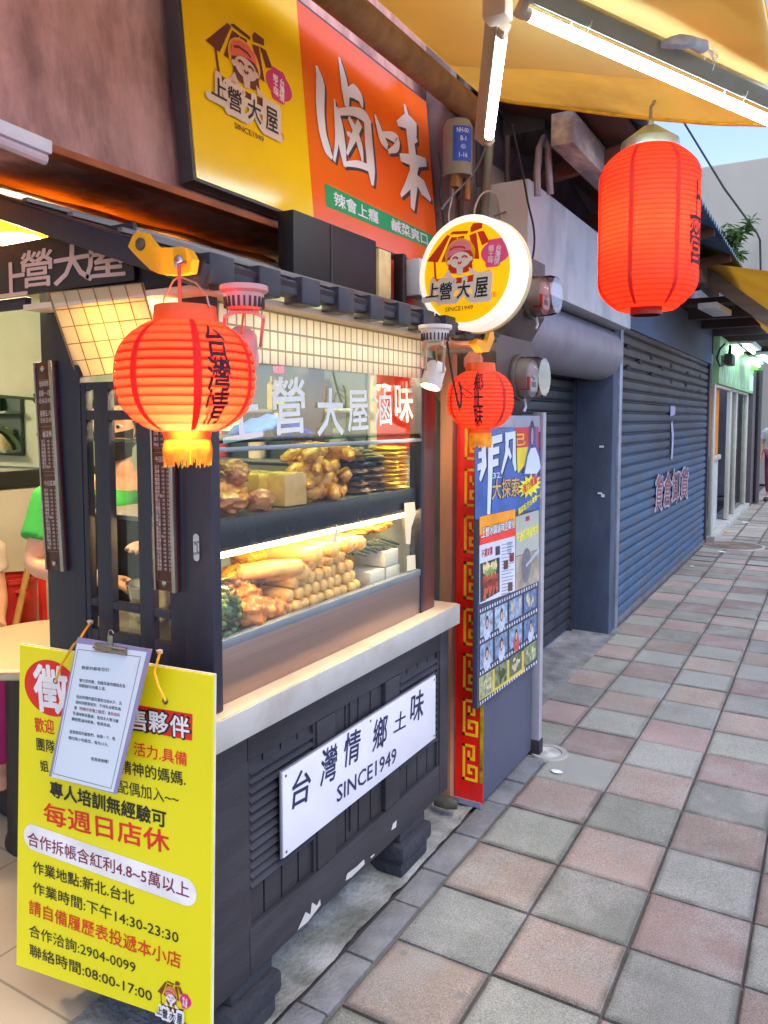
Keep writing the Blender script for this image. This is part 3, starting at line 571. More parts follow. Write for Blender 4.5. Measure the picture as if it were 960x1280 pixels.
for x, y, cmat in ((103, 351, mat('bolt_grey', '#5a5648', .5, .3)), (293, 438, mat('chrome', '#c9c9d4'))):
    u, v = loc(Mb_, 160+x*.25, 220+y*.25); b = MB(Mb_ @ Matrix.Translation((u, v, .02))); b.lathe([(.0125, 0), (.0125, .004), (.008, .007), (.0, .007)], None, 16); b.build('bolt', cmat, br_)
Me_ = frame((-1.083, 0, 0), (0, 1, 0), (0, 0, 1)); p = at(600, 428, 'X', -1.083)
b = MB(frame((-1.10, p.y, p.z), (0, 1, 0), (0, 0, 1))); b.prism([(-.06, -.01), (.0, -.035), (.05, -.03), (.10, .02), (.09, .05), (.06, .045), (.03, .0), (-.05, .008)], 0, .03); b.build('corner_bracket', YB, ct)
# white characters on the glass
DEC = mat('decal_white', '#e9eee0', .6, var=.03)
Mg = frame((-1.206, 0, 0), (0, 1, 0), (0, 0, 1))
for ch, a, bb, h in (('上', (277, 521), (326, 514), 64), ('營', (340, 508), (381, 506), 70), ('大', (397, 515), (429, 515), 58), ('屋', (435, 514), (460, 513), 50), ('滷', (467, 506), (489, 505), 52), ('味', (494, 503), (516, 502), 50)):
    T(ch, ct, Mg, a, bb, h, DEC, z=0, off=.018 if ch != '滷' else .008, name='glass_character')
# ---------------------------------------------------------------- hanging dark sign board above the end window
sbM = frame((-2.25, 1.215, 1.836), (1, 0, 0), (0, 0, 1))
sb = thing('sign_board', 'dark wooden sign board with pinkish 上營大屋 characters under the cart roof', 'sign', sbM)
b = MB(sbM); b.box(0, .90, 0, .128, -.012, .0, .003); b.build('board', mat('dark_board', '#2c2428', .55, var=.2, bump=.1, stretch=(.3, 1, 4)), sb)
b = MB(sbM); b.box(.0, .50, -.03, -.002, -.03, -.012, .003); b.build('batten', BK, sb)
PKL = mat('sign_pink', '#d3b3a8', .6, var=.08)
for ch, a, bb, h in (('上', (-2, 352), (34, 347), 42), ('營', (27, 338), (66, 333), 46), ('大', (68, 334), (116, 326), 48), ('屋', (107, 326), (157, 321), 48)):
    T(ch, sb, sbM, a, bb, h, PKL, z=.002, off=.02, name='character')
# ================================================================ lanterns
RED = C('#f01e0a')
def lantern_mat(name, col, tr, em, es):
    m = mat(name, col, .75, var=.08, scale=14, bump=.12, bscale=50, trans=tr, attr='wire' if 'paper' in name else None); n = m.node_tree
    b = n.nodes['Principled BSDF']; b.inputs['Emission Color'].default_value = (*em, 1); b.inputs['Emission Strength'].default_value = es; return m
GOLD = mat('gold_fringe', '#f0a012', .6, var=.25, scale=40)
ORG = mat('orange_band', '#e85a14', .5, var=.06)
def lantern(name, label, c, rx, hz, power, shell, bandm, nrib, text, tang, ink, shape='globe', bulb_dz=0., nb=7, tass=True, rot=0., tw=.03, tspan=.75, bxy=(0, 0)):
    c = Vector(c); top = hz; th = thing(name, label, 'lantern', Matrix.Translation(c-Vector((0, 0, hz))), 'red paper lanterns' if False else None)
    def rad(z):
        s = max(-1, min(1, z/hz))
        if shape == 'globe': return rx*(max(.0, 1-abs(s)**2.5*.80))**.5
        return rx*(1-.43*max(0, (abs(s)-.62)/.38)**2.2)
    nn = nrib*6; prof = []
    for i in range(nn+1):
        z = -hz+2*hz*i/nn; k = (i % 6)/6; rr = rad(z)*(1-.035*abs(2*k-1)**3 if shape == 'globe' else 1-.013*abs(2*k-1)**3)
        prof.append((rr, z))
    Mx = Matrix.Translation(c)
    s_ = MB().lathe(prof, Mx, 64); 
    for v in s_.b.verts:
        q = v.co-c; a = math.atan2(q.y, q.x); kk = 1+.012*noise.noise(Vector((cos(a)*3, sin(a)*3, q.z*22)))
        v.co.x = c.x+q.x*kk; v.co.y = c.y+q.y*kk
    sh_ = s_.build('paper_shade', shell, th, ang=1.4)
    at_ = sh_.data.color_attributes.new('wire', 'FLOAT_COLOR', 'POINT'); z0_ = -hz if False else 0
    for v in sh_.data.vertices:
        ph = ((v.co.z-0)/(2*hz)*nrib) % 1; g_ = 1-.62*math.exp(-((min(ph, 1-ph))/.13)**2); at_.data[v.index].color = (g_, g_*.8, g_*.8, 1)
    for k in range(nb):
        a = 2*pi*k/nb+rot; w_ = .055 if shape == 'globe' else .045
        MB().grid(lambda u, v: c+Vector(((rad(-hz*.97+v*1.94*hz)*1.004+.001)*cos(a+(u-.5)*w_*2), (rad(-hz*.97+v*1.94*hz)*1.004+.001)*sin(a+(u-.5)*w_*2), -hz*.97+v*1.94*hz)), 2, nrib*2).build('paper_seam', bandm, th)
    r1 = rad(hz)
    if shape == 'globe':
        MB().lathe([(r1*.97, hz-.004), (r1*1.02, hz-.004), (r1*.98, hz+.028), (r1*.90, hz+.028), (r1*.90, hz-.004)], Mx, 40).build('top_ring', ORG, th)
        MB().lathe([(r1*.70, -hz-.018), (r1*.74, -hz-.018), (r1*.80, -hz+.004), (r1*.72, -hz+.004)], Mx, 40).build('bottom_ring', ORG, th)
    else:
        MB().lathe([(r1*.5, -hz-.02), (r1*.56, -hz-.02), (r1*.56, -hz+.01), (.0, -hz+.01)], Mx, 32).build('bottom_ring', mat('brown_ring', '#7a2f22', .5), th)
        MB().lathe([(r1*1.0, hz-.005), (r1*1.02, hz+.012), (r1*1.0, hz+.03), (.03, hz+.085), (.012, hz+.09), (.012, hz+.11), (0, hz+.11)], Mx, 32).build('metal_cap', mat('cap_steel', '#a9bdb8', .3, .8), th)
    if tass:
        b = MB(); rt_ = r1*.70
        for k in range(150):
            a = 2*pi*k/150; l = .052*random.uniform(.85, 1.12); q = c+Vector((rt_*cos(a), rt_*sin(a), -hz-.012)); j = random.uniform(-.03, .03)
            q2 = c+Vector((rt_*1.06*cos(a+j), rt_*1.06*sin(a+j), -hz-.012-l)); b.tube([q, (q+q2)/2+Vector((cos(a), sin(a), 0))*.003, q2], [.0022, .002, .0012], 4)
        b.build('fringe', GOLD, th)
    if power:
        l = bpy.data.lights.new('lantern_bulb', 'POINT'); l.energy = power; l.color = (1, .55, .2); l.shadow_soft_size = .03
        lo = bpy.data.objects.new('lantern_bulb', l); COL.objects.link(lo); lo.parent = th; lo.location = (*bxy, hz+bulb_dz)
        MB().blob(c+Vector((*bxy, bulb_dz)), (.016, .016, .022), 2, 0).build('bulb', lamp_mat('lantern_bulb', '#ffd9a0', 8), th)
    if text:
        def warp(q):
            a = tang+q.x/rx; z = q.y; r_ = rad(z)*1.004+.0016; return c+Vector((r_*cos(a), r_*sin(a), z))
        T(text, th, Matrix(), (0, hz*tspan), (0, -hz*tspan), tw, ink, off=.026, name='ink_characters', vert=True, px=False, warp=warp, sp=.9, res=4)
    return th
INK = mat('lantern_ink', '#2e0f18', .8)
L1 = lantern_mat('lit_lantern_paper', (.62, .05, .03), .55, C('#ff2408'), .02); L1b = lantern_mat('lit_lantern_seam', (.40, .02, .015), .35, C('#e01004'), .02)
l1 = lantern('paper_lantern', 'glowing round red lantern with gold fringe and 台灣情 hanging below the yellow bracket', (-1.084, 1.10, 1.612), .133, .105, 7.5, L1, L1b, 13, '台灣情', R(-20), INK, bulb_dz=-.074, bxy=(.036, -.04), rot=.25, tw=.046, tspan=.86)
c1 = Vector((-1.084, 1.10, 1.612))
HK = mat('wire_steel', '#b98c7a', .35, .8)
b = MB(); b.tube([c1+Vector((-.062, 0, .13)), c1+Vector((-.055, 0, .155)), c1+Vector((-.03, 0, .185)), c1+Vector((-.015, 0, .192)), c1+Vector((.03, 0, .175)), c1+Vector((.055, 0, .15)), c1+Vector((.062, 0, .128))], .0018, 6)
b.build('wire_handle', HK, l1)
b = MB(); b.tube([c1+Vector((-.014, 0, .12)), c1+Vector((-.014, .0, .215)), c1+Vector((-.018, .02, .222)), c1+Vector((-.02, .045, .222))], .0035, 8); b.build('hook', mat('hook_red', '#b5413a', .4, .3), l1)
L2m = lantern_mat('red_lantern_paper', (.66, .075, .04), .35, C('#ff2a0a'), .01); L2b = lantern_mat('red_lantern_seam', (.40, .025, .02), .25, C('#c01004'), .01)
l2 = lantern('paper_lantern', 'smaller round red lantern with gold fringe and 鄉土味 beside the meter box', (-1.085, 2.53, 1.598), .117, .10, 1.4, L2m, L2b, 15, '鄉土味', R(-70), INK, rot=.5, tw=.034, tspan=.9)
c2 = Vector((-1.085, 2.53, 1.598)); b = MB(); b.tube([c2+Vector((0, 0, .125)), c2+Vector((0, 0, .215))], .002, 6); b.build('wire_handle', HK, l2)
L3m = lantern_mat('big_lantern_paper', (.68, .055, .028), .5, C('#ff2c0a'), .05); L3b = lantern_mat('big_lantern_seam', (.42, .02, .015), .3, C('#e01004'), .04)
p3 = at(810, 290, 'Y', 3.1); t3 = at(818, 187, 'Y', 3.1); b3 = at(800, 388, 'Y', 3.1); hz3 = (t3.z-b3.z)/2
l3 = lantern('paper_lantern', 'big tall red lantern with metal cap glowing under the yellow awning edge', (p3.x, 3.1, (t3.z+b3.z)/2), .184, hz3, 8.0, L3m, L3b, 34, '上營', R(-14), INK, shape='drum', rot=.1, tw=.09, tspan=.5, tass=False)
c3 = Vector((p3.x, 3.1, (t3.z+b3.z)/2)); b = MB(); b.tube([c3+Vector((0, 0, hz3+.11)), c3+Vector((0, .0, hz3+.16)), c3+Vector((.005, 0, hz3+.165)), c3+Vector((0, .1, hz3+.23))], .006, 8); b.build('hook', mat('hook_steel', '#8f9aa0', .3, .9), l3)
# ================================================================ house emblem used on the signs
def emblem(th, Mf, cx, cy, sx, sy, roofc, faceb, ink, outl, pinkc, capc, z=.001, text=True, since=True, linec='#f4b800'):
    def q(pts): return [(cx+(x-340)/232*sx, cy-(y-960)/265*sy) for x, y in pts]
    rm = mat('emblem_roof'+roofc, roofc, .5, var=.06); k = .0007
    lm = mat('emblem_line'+linec, linec, .5, var=.03)
    b = MB(Mf)
    for pl in (((145, 890), (250, 768), (266, 774), (203, 903)), ((262, 768), (278, 755), (357, 764), (352, 779)), ((366, 752), (380, 731), (426, 735), (424, 762), (368, 776)), ((270, 784), (303, 787), (264, 907), (220, 905)), ((306, 787), (338, 785), (334, 830), (290, 850)), ((362, 787), (396, 780), (412, 915), (388, 912)), ((400, 777), (432, 777), (459, 835), (424, 850)), ((181, 895), (191, 895), (197, 990), (186, 990)), ((173, 975), (200, 990), (330, 998), (461, 978), (458, 1012), (400, 1034), (330, 1044), (200, 1008))): b.sheet(q(pl), z)
    b.build('emblem_roof', rm, th)
    e = lambda x, y, rx, ry, zz, bb: bb.sheet([(cx+(x+rx*cos(2*pi*t_/24)-340)/232*sx, cy-(y+ry*sin(2*pi*t_/24)-960)/265*sy) for t_ in range(24)], zz)
    b = MB(Mf); e(316, 880, 76, 84, z+k, b); b.build('emblem_outline', lm, th)
    b = MB(Mf); e(318, 905, 66, 62, z+2*k, b); b.sheet(q([(262, 905), (256, 965), (290, 975), (350, 975), (380, 960), (376, 905)]), z+2.2*k); b.build('emblem_hair', rm, th)
    fm = mat('emblem_face'+faceb, faceb, .5, var=.02)
    b = MB(Mf); e(318, 908, 52, 42, z+3*k, b); e(262, 912, 10, 12, z+3*k, b); e(371, 908, 10, 12, z+3*k, b)
    b.sheet(q([(232, 988), (262, 948), (280, 990)]), z+3*k).sheet(q([(362, 950), (412, 985), (366, 988)]), z+3*k).sheet(q([(300, 945), (334, 945), (330, 985), (304, 985)]), z+3*k); b.build('emblem_face', fm, th)
    cm = mat('emblem_cap'+capc, capc, .5, var=.04)
    b = MB(Mf); b.sheet(q([(254, 890), (252, 855), (268, 825), (300, 808), (340, 808), (366, 828), (374, 868), (340, 862), (300, 868)]), z+4*k); b.build('emblem_cap', cm, th)
    im = mat('emblem_ink'+ink, ink, .6)
    b = MB(Mf)
    for x in (296, 342): b.ribbon(q([(x-14, 898), (x-5, 890), (x+6, 893), (x+13, 901)]), [.006*sx/.18]*4, 0, z+5*k)
    b.ribbon(q([(308, 918), (314, 926), (322, 925), (326, 916)]), [.006*sx/.18]*4, 0, z+5*k); b.ribbon(q([(266, 850), (290, 838), (330, 842), (345, 852)]), [.006*sx/.18]*4, 0, z+5*k); b.build('emblem_lines', rm, th)
    pkm = mat('emblem_badge'+pinkc, pinkc, .5, var=.04)
    b = MB(Mf); e(488, 893, 69, 58, z, b); b.sheet(q([(452, 838), (460, 826), (518, 826), (526, 838), (510, 960), (500, 966), (448, 964), (440, 950)]), z+.5*k); b.build('emblem_badge', pkm, th)
    wm = mat('badge_white', '#f2e8ea', .6)
    def P_(x, y): return q([(x, y)])[0]
    T('台灣情', th, Mf, P_(506, 858), P_(494, 955), 26/232*sx, wm, z=z+2*k, off=.02, vert=True, px=False, name='badge_text', sp=.85)
    T('鄉土味', th, Mf, P_(470, 855), P_(466, 945), 26/232*sx, wm, z=z+2*k, off=.02, vert=True, px=False, name='badge_text', sp=.85)
    om = mat('emblem_letter_edge'+outl, outl, .5, var=.02)
    for ch, x, y, w_, h_ in (('上', 178, 1048, 66, 72), ('營', 250, 1060, 62, 88), ('大', 338, 1062, 66, 88), ('屋', 424, 1062, 64, 98)):
        T(ch, th, Mf, P_(x-w_/2-14, y), P_(x+w_/2+14, y), (h_+30)/265*sy, om, z=z+6*k, off=.13, px=False, name='letter_edge', shear=.1)
        T(ch, th, Mf, P_(x-w_/2, y), P_(x+w_/2, y), h_/265*sy, im, z=z+7.5*k, off=.022, px=False, name='character', shear=.1)
    if since:
        T('SINCE1949', th, Mf, P_(243, 1156), P_(382, 1156), 23/265*sy, mat('since_brown', '#6b3a1a', .6), z=z, off=.012, px=False)
        T('®', th, Mf, P_(470, 1103), P_(496, 1103), 30/265*sy, mat('since_red', '#c2502a', .6), z=z, px=False)
# ---------------------------------------------------------------- big billboard on the plaster wall
BL, BR, TR = at(246, 222, 'Y', 1.6), at(549, 338, 'Y', 3.12), at(533, 128, 'Y', 3.12)
bbM = frame(BL, BR-BL, TR-BR)
bb = thing('billboard', 'large yellow and orange board with brushed 滷味 and green slogan band on the plaster wall', 'sign', bbM)
Wd = (BR-BL).length; Hd = (TR-BR).length
SGN = dict(rough=.16, var=.05, scale=3, stain='#b08a20', sscale=2, samt=.12)
um = loc(bbM, 382, 145)[0]
b = MB(bbM); b.box(-.01, Wd+.006, -.008, Hd+.012, -.055, -.003, .003); b.build('backing', mat('sign_frame', '#4a4446', .5, .3), bb)
b = MB(bbM); b.box(0, um, 0, Hd, -.003, 0); b.build('yellow_panel', mat('sign_yellow', '#ffca10', **SGN), bb)
b = MB(bbM); b.box(um+.0005, Wd, 0, Hd, -.003, 0); b.build('orange_panel', mat('sign_orange', '#f2661c', **SGN), bb)
g1, g2, g3, g4 = [loc(bbM, 220+x*.3542, y*.3542) for x, y in ((522, 645), (900, 835), (895, 868), (530, 728))]
b = MB(bbM); b.sheet([(g4[0], g4[1]), (Wd-.03, g3[1]*.5+g4[1]*.5), (Wd-.03, (g1[1]+g2[1])/2), (g1[0], g1[1])], .001); b.build('green_band', mat('sign_green', '#12995a', .4, var=.05), bb)
WH = mat('sign_white', '#e4e2ec', .5, var=.03); DK = mat('sign_shadow_grey', '#3e3440', .6)
gy = (g1[1]+g2[1]+g3[1]+g4[1])/4; gh = (g1[1]-g4[1])*.62
for s, (xa, xb) in (('辣會上癮', (556, 716)), ('鹹菜爽口', (752, 884))):
    ua, ub = loc(bbM, 220+xa*.3542, 245)[0], loc(bbM, 220+xb*.3542, 290)[0]
    T(s, bb, bbM, (ua, gy), (ub, gy), gh, WH, z=.002, off=.02, px=False)
ST = [([(492, 232), (508, 290), (505, 380), (514, 470), (532, 530), (549, 560)], [6, 28, 27, 24, 24, 8]), ([(556, 350), (562, 420), (566, 500), (555, 570)], [5, 11, 12, 8]), ([(572, 202), (583, 250), (596, 320), (600, 378)], [6, 17, 26, 14]), ([(600, 330), (628, 322), (648, 346), (655, 380)], [12, 26, 20, 6]), ([(562, 378), (575, 440), (584, 520), (594, 590)], [10, 22, 24, 10]), ([(572, 396), (620, 392), (662, 408), (678, 445)], [12, 15, 22, 26]), ([(672, 420), (679, 520), (686, 600), (691, 655)], [22, 26, 26, 8]), ([(606, 415), (630, 462), (648, 520), (656, 570)], [10, 18, 18, 6]), ([(646, 435), (622, 490), (600, 545)], [16, 16, 6]), ([(600, 470), (612, 478), (618, 490)], [6, 12, 6]), ([(590, 580), (640, 578), (686, 598)], [8, 13, 12]), ([(698, 405), (712, 450), (724, 490), (744, 520)], [5, 16, 22, 12]), ([(718, 472), (754, 480), (779, 492), (776, 525), (746, 536)], [6, 14, 18, 14, 6]), ([(803, 368), (812, 410), (822, 470), (834, 560), (837, 640), (832, 740)], [5, 15, 22, 25, 25, 12]), ([(778, 436), (815, 428), (846, 458)], [8, 25, 20]), ([(826, 490), (846, 486)], [20, 12]), ([(788, 556), (840, 568), (880, 574)], [12, 20, 12]), ([(848, 566), (826, 640), (790, 692)], [18, 20, 6]), ([(838, 622), (868, 662), (896, 708)], [12, 26, 6])]
def sgp(x, y): return loc(bbM, 220+x*.3542, y*.3542)
for dx, dy, z, m, nm in ((9, 12, .002, DK, 'brush_shadow'), (0, 0, .0035, WH, 'brush_stroke')):
    b = MB(bbM)
    for k, (pts, wd) in enumerate(ST):
        pp = []; ww = []
        for i in range(len(pts)-1):
            for s in range(4): f = s/4; pp.append((pts[i][0]*(1-f)+pts[i+1][0]*f, pts[i][1]*(1-f)+pts[i+1][1]*f)); ww.append(wd[i]*(1-f)+wd[i+1]*f)
        pp.append(pts[-1]); ww.append(wd[-1])
        for _ in range(2): pp = [pp[0]]+[((pp[i-1][0]+2*pp[i][0]+pp[i+1][0])/4, (pp[i-1][1]+2*pp[i][1]+pp[i+1][1])/4) for i in range(1, len(pp)-1)]+[pp[-1]]
        lp_ = [sgp(x+dx, y+dy) for x, y in pp]
        sc = [abs(Vector(sgp(x+8, y))-Vector(sgp(x-8, y)))[0] if False else (Vector(sgp(x+8, y))-Vector(sgp(x-8, y))).length/16 for x, y in pp]
        b.ribbon(lp_, [w_*s_*.98 for w_, s_ in zip(ww, sc)], 0, z+k*.00004)
    b.build(nm, m, bb)
e0 = loc(bbM, 300, 95); ew = (loc(bbM, 356, 95)[0]-loc(bbM, 250, 95)[0])
ua_, va_ = loc(bbM, 262, 115); ub_, vb_ = loc(bbM, 346, 160); vc_ = loc(bbM, 316, 168)[1]; vd_ = loc(bbM, 310, 36)[1]; ex_ = (ub_-ua_)/(313/232); ey_ = (vd_-vc_)/(421/265)
emblem(bb, bbM, (ua_+ub_)/2-(301.5-340)/232*ex_, vc_+(1156-960)/265*ey_, ex_, ey_, '#6a2416', '#dcb8ac', '#1c1216', '#dcc3b4', '#cf2a6a', '#e8604f', z=.0015, linec='#f0a818')
# ---------------------------------------------------------------- round lightbox sign
rc = at(583, 341, 'Y', 2.36); nrm = Vector((.30, -1, .0)).normalized()
rsM = frame(rc, Vector((-nrm.y, nrm.x, 0)), (0, 0, 1)); rsM = frame(rc, (cos(R(-6)), sin(R(-6)), 0), (0, 0, 1))
rr = .182
rs2 = thing('round_sign', 'round yellow lightbox sign with girl and roof emblem above the cart corner', 'sign', rsM)
b = MB(rsM); b.lathe([(rr, -.095), (rr+.004, -.09), (rr+.004, -.001), (rr-.003, .006), (rr-.02, .006)], None, 64); b.build('rim', mat('rim_white', '#efece0', .4, var=.04, emit='#fff6e0', estr=.25), rs2)
b = MB(rsM); b.lathe([(rr+.0055, -.098), (rr+.009, -.094), (rr+.009, -.08), (rr+.0045, -.078)], None, 64); b.build('rim_band', mat('rim_cream', '#d9c79a', .5), rs2)
b = MB(rsM); b.disc(0, 0, rr, rr, -.097); b.build('back', mat('sign_frame', '#4a4446'), rs2)
b = MB(rsM); b.disc(0, 0, rr-.012, rr-.012, .0035, 64); b.build('face', mat('round_yellow', '#ffc60a', .35, var=.02, emit='#ffc000', estr=.2), rs2)
emblem(rs2, rsM, -.004, .010, rr*.97, rr*.92, '#d8340f', '#f6ead8', '#1b2a22', '#efe6d2', '#f0548c', '#f4889a', z=.0045)
# ---------------------------------------------------------------- white name plate on the cabinet
npM = frame((XF+.016, 1.515, .405), (0, 1, 0), (0, 0, 1)); npl = thing('name_plate', 'white name plate with brushed 台灣情 鄉土味 and SINCE 1949 on the black cabinet', 'sign', npM)
b = MB(npM); b.box(0, .872, 0, .226, -.006, 0, .0015); b.build('plate', mat('plate_white', '#d3d5dc', .4, var=.04, stain='#b9bcc8', samt=.3), npl)
b = MB(npM); b.box(-.003, .875, -.003, .229, -.009, -.0062); b.build('backing', mat('plate_edge', '#6f7078', .5), npl)
NV = mat('ink_navy', '#20254a', .6)
for ch, a, bb_, h in (('台', (365, 990), (388, 978), 42), ('灣', (401, 961), (421, 950), 44), ('情', (430, 939), (450, 929), 40), ('鄉', (466, 921), (484, 911), 38), ('土', (492, 905), (507, 897), 22), ('味', (513, 887), (529, 878), 36)):
    T(ch, npl, npM, a, bb_, h, NV, z=.0012, off=.016, shear=.06, name='character')
T('SINCE1949', npl, npM, (421, 993), (495, 943), 19, NV, z=.0012, off=.012)
sc_ = MB(npM)
for u, v in ((.012, .214), (.86, .214), (.012, .012), (.86, .012), (.43, .214)): sc_.disc(u, v, .004, .004, .001, 12)
sc_.build('screw', mat('screw_grey', '#55565e', .4, .7), npl)
# ================================================================ awning over the pavement and its tube lamps
AWN = thing('awning', 'yellow tarpaulin awning sloping out from the plaster wall over the pavement', 'awning', (-1.5, 1.7, 2.9))
TA = mat('yellow_tarp', '#cf9a3c', .5, var=.2, scale=1.6, trans=.5, stain='#96702c', sscale=2.2, samt=.5, bump=.25, bscale=7)
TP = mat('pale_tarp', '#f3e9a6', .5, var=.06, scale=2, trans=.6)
def aw(x, y, dz=0):                                   # a sagging plane sloping down and out
    return Vector((x, y, 2.955-.30*(x+1.35)+dz))
def aw_ray(px, py):
    d = ray(px, py); t = (2.955+.30*1.35-.0*1-EYE)/(d.z+.30*d.x); q = O0+d*t; return q
def sag(x, y): return -.018*sin((y-.2)*2.1)*sin((x+1.4)*2.2)+.007*noise.noise(Vector((x*3.5, y*2.2, 0)))+.003*noise.noise(Vector((x*9, y*5, 3)))
b = MB(); b.grid(lambda u, v: aw(-1.42+u*1.225, .35+v*(2.93+.06*sin(u*3.5)), sag(-1.42+u*1.225, .35+v*2.93)), 20, 36); b.build('tarpaulin', TA, AWN)
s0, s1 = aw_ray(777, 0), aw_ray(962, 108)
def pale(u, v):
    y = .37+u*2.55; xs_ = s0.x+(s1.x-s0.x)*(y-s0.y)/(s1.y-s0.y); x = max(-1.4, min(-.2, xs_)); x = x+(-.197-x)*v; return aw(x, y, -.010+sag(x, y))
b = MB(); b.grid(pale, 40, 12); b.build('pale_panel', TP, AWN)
b = MB(); b.tube([aw(-1.42+u*1.225, 3.28+.06*sin(u*3.5), sag(-1.42+u*1.225, 3.28)-.004) for u in [i/20 for i in range(21)]], .009, 8); b.build('hem', mat('hem_yellow', '#d8a818', .6, var=.2, scale=20), AWN)
b = MB(); b.tube([(-1.46, .3, 2.90), (-1.46, 3.34, 2.915)], .055, 16); b.build('roller', mat('roller_tan', '#8a6a48', .8, var=.3, scale=14, bump=.3), AWN)
q0, q1 = aw_ray(944, 0), aw_ray(968, 100)
b = MB(); b.tube([q0-(q1-q0)*2-Vector((0, 0, .03)), q0-Vector((0, 0, .03)), q1-Vector((0, 0, .03)), q1+(q1-q0)*.2-Vector((0, 0, .03))], .022, 10); b.build('front_rail', mat('rail_pinkish', '#b99f93', .5, .4, stain='#5c4a4a', sscale=6), AWN)
Mh = frame((0, 0, 0), (1, 0, -.30), (0, 1, 0))
qa, qb = aw_ray(897, 90), aw_ray(935, 108)
Mh = frame(qa-Vector((0, 0, .02)), (qb-qa), Vector((0, 0, -1)).cross(qb-qa))
if Mh.col[2].z > 0: Mh = frame(qa-Vector((0, 0, .02)), (qb-qa), -Vector((0, 0, -1)).cross(qb-qa))
T('90巷', AWN, Mh, (897, 90), (938, 112), 20, mat('tarp_ink', '#3a1d14', .7), z=.004)
# tube lamps
ALB = mat('batten_aluminium', '#a9ab98', .4, .5, var=.1)
def tube_lamp(name, label, A, B, drop, up, hw=.035, s=30):
    A = Vector(A); B = Vector(B); th = thing(name, label, 'lamp', (A+B)/2, 'fluorescent tubes'); d = (B-A).normalized(); up = Vector(up); up = (up-d*up.dot(d)).normalized(); sd_ = d.cross(up)
    b = MB(); b.bar(A+up*drop-d*.02, B+up*drop+d*.02, hw*2, .045, up, .004); b.build('batten', ALB, th)
    b = MB()
    for s_ in (-.6, .15, .6): b.bar(A+up*(drop+.0)+sd_*hw*s_*.9-up*.024, B+up*drop+sd_*hw*s_*.9-up*.024, .006, .006, up)
    b.build('batten_rib', mat('rib_pale', '#cfd0bf', .4, .4), th)
    MB().tube([A+d*.03, B-d*.03], .0155, 14).build('tube', lamp_mat('cool_tube', '#e4f6ff', s), th)
    for P_, s_ in ((A, 1), (B, -1)):
        MB().tube([P_+d*.03*s_, P_-d*.0*s_], .0165, 12).build('end_cap', mat('cap_cream', '#c9b8a6', .5), th)
        MB().bar(P_-up*.016, P_+up*drop, .03, .02, d, .003).build('holder', mat('cap_cream', '#c9b8a6'), th)
    return th
tA, tB = at(650, 14, 'Z', 2.60), at(1010, 172, 'Z', 2.44)
tl1 = tube_lamp('tube_lamp', 'long lit tube lamp on a pale batten slanting under the awning', tA, tB, .055, (.62, -.30, .72), .042, 14)
d_ = (tB-tA).normalized()
for f in (.16, .68):
    q = tA.lerp(tB, f); b = MB(); b.lathe([(.047, -.0015), (.047, .0015), (.045, .0015), (.045, -.0015), (.047, -.0015)], Matrix.Translation(q+Vector((.02, -.01, .02))) @ frame((0, 0, 0), (0, 0, 1), d_.cross(Vector((0, 0, 1)))), 20); b.build('cable_tie', mat('tie_white', '#d9dcd4', .5), tl1)
tC, tD = at(629, 34, 'Y', 2.12), at(611, 176, 'Y', 2.62)
tl2 = tube_lamp('tube_lamp', 'short lit tube lamp hanging steeply beside the blue labelled canister', tC, tD, .03, (-.75, .5, .25), .02, 13)
b = MB(); b.box(-.035, .035, -.03, .03, -.03, .03, .01, Matrix.Translation(at(622, 12, 'Y', 2.05))).build('joint', mat('cap_cream', '#c9b8a6'), tl2)
a0, a1 = at(-60, 136, 'X', -1.50), at(61, 186, 'X', -1.50)
tl0 = thing('tube_lamp', 'unlit tube lamp under the bottom edge of the plaster wall', 'lamp', a1, 'fluorescent tubes')
MB().bar(a0, a1, .028, .03, (0, 0, 1), .005).build('batten', mat('lamp_white', '#d7d9dc', .5), tl0)
MB().tube([a0-Vector((0, 0, .026)), a1-Vector((0, .01, .026))], .012, 10).build('tube', mat('dead_tube', '#c9bfc4', .3), tl0)
rg = thing('plastic_rag', 'frayed white and blue plastic rag tied over the tube lamp batten', 'rag', at(845, 75, 'Z', 2.56))
pr = [at(x, y, 'Z', 2.56) for x, y in ((826, 55), (840, 53), (850, 52), (862, 53), (878, 58), (886, 62))]
b = MB(); b.tube(pr, [.008, .016, .018, .016, .02, .004], 9)
for v in b.b.verts: v.co += Vector((noise.noise(v.co*60), noise.noise(v.co*55+Vector((3, 0, 0))), noise.noise(v.co*50)))*.008
b.build('knot', mat('rag_white', '#c9d4e6', .5, var=.25, scale=30, trans=.3), rg)
b = MB()
for k in range(7): q = pr[4].lerp(pr[5], random.random()); b.tube([q, q+Vector((random.uniform(0, .03), random.uniform(-.01, .02), random.uniform(-.03, .0))), q+Vector((random.uniform(0, .04), random.uniform(-.01, .02), random.uniform(-.06, -.02)))], .0012, 4)
b.build('loose_threads', mat('thread_white', '#dfe4ea', .6), rg)
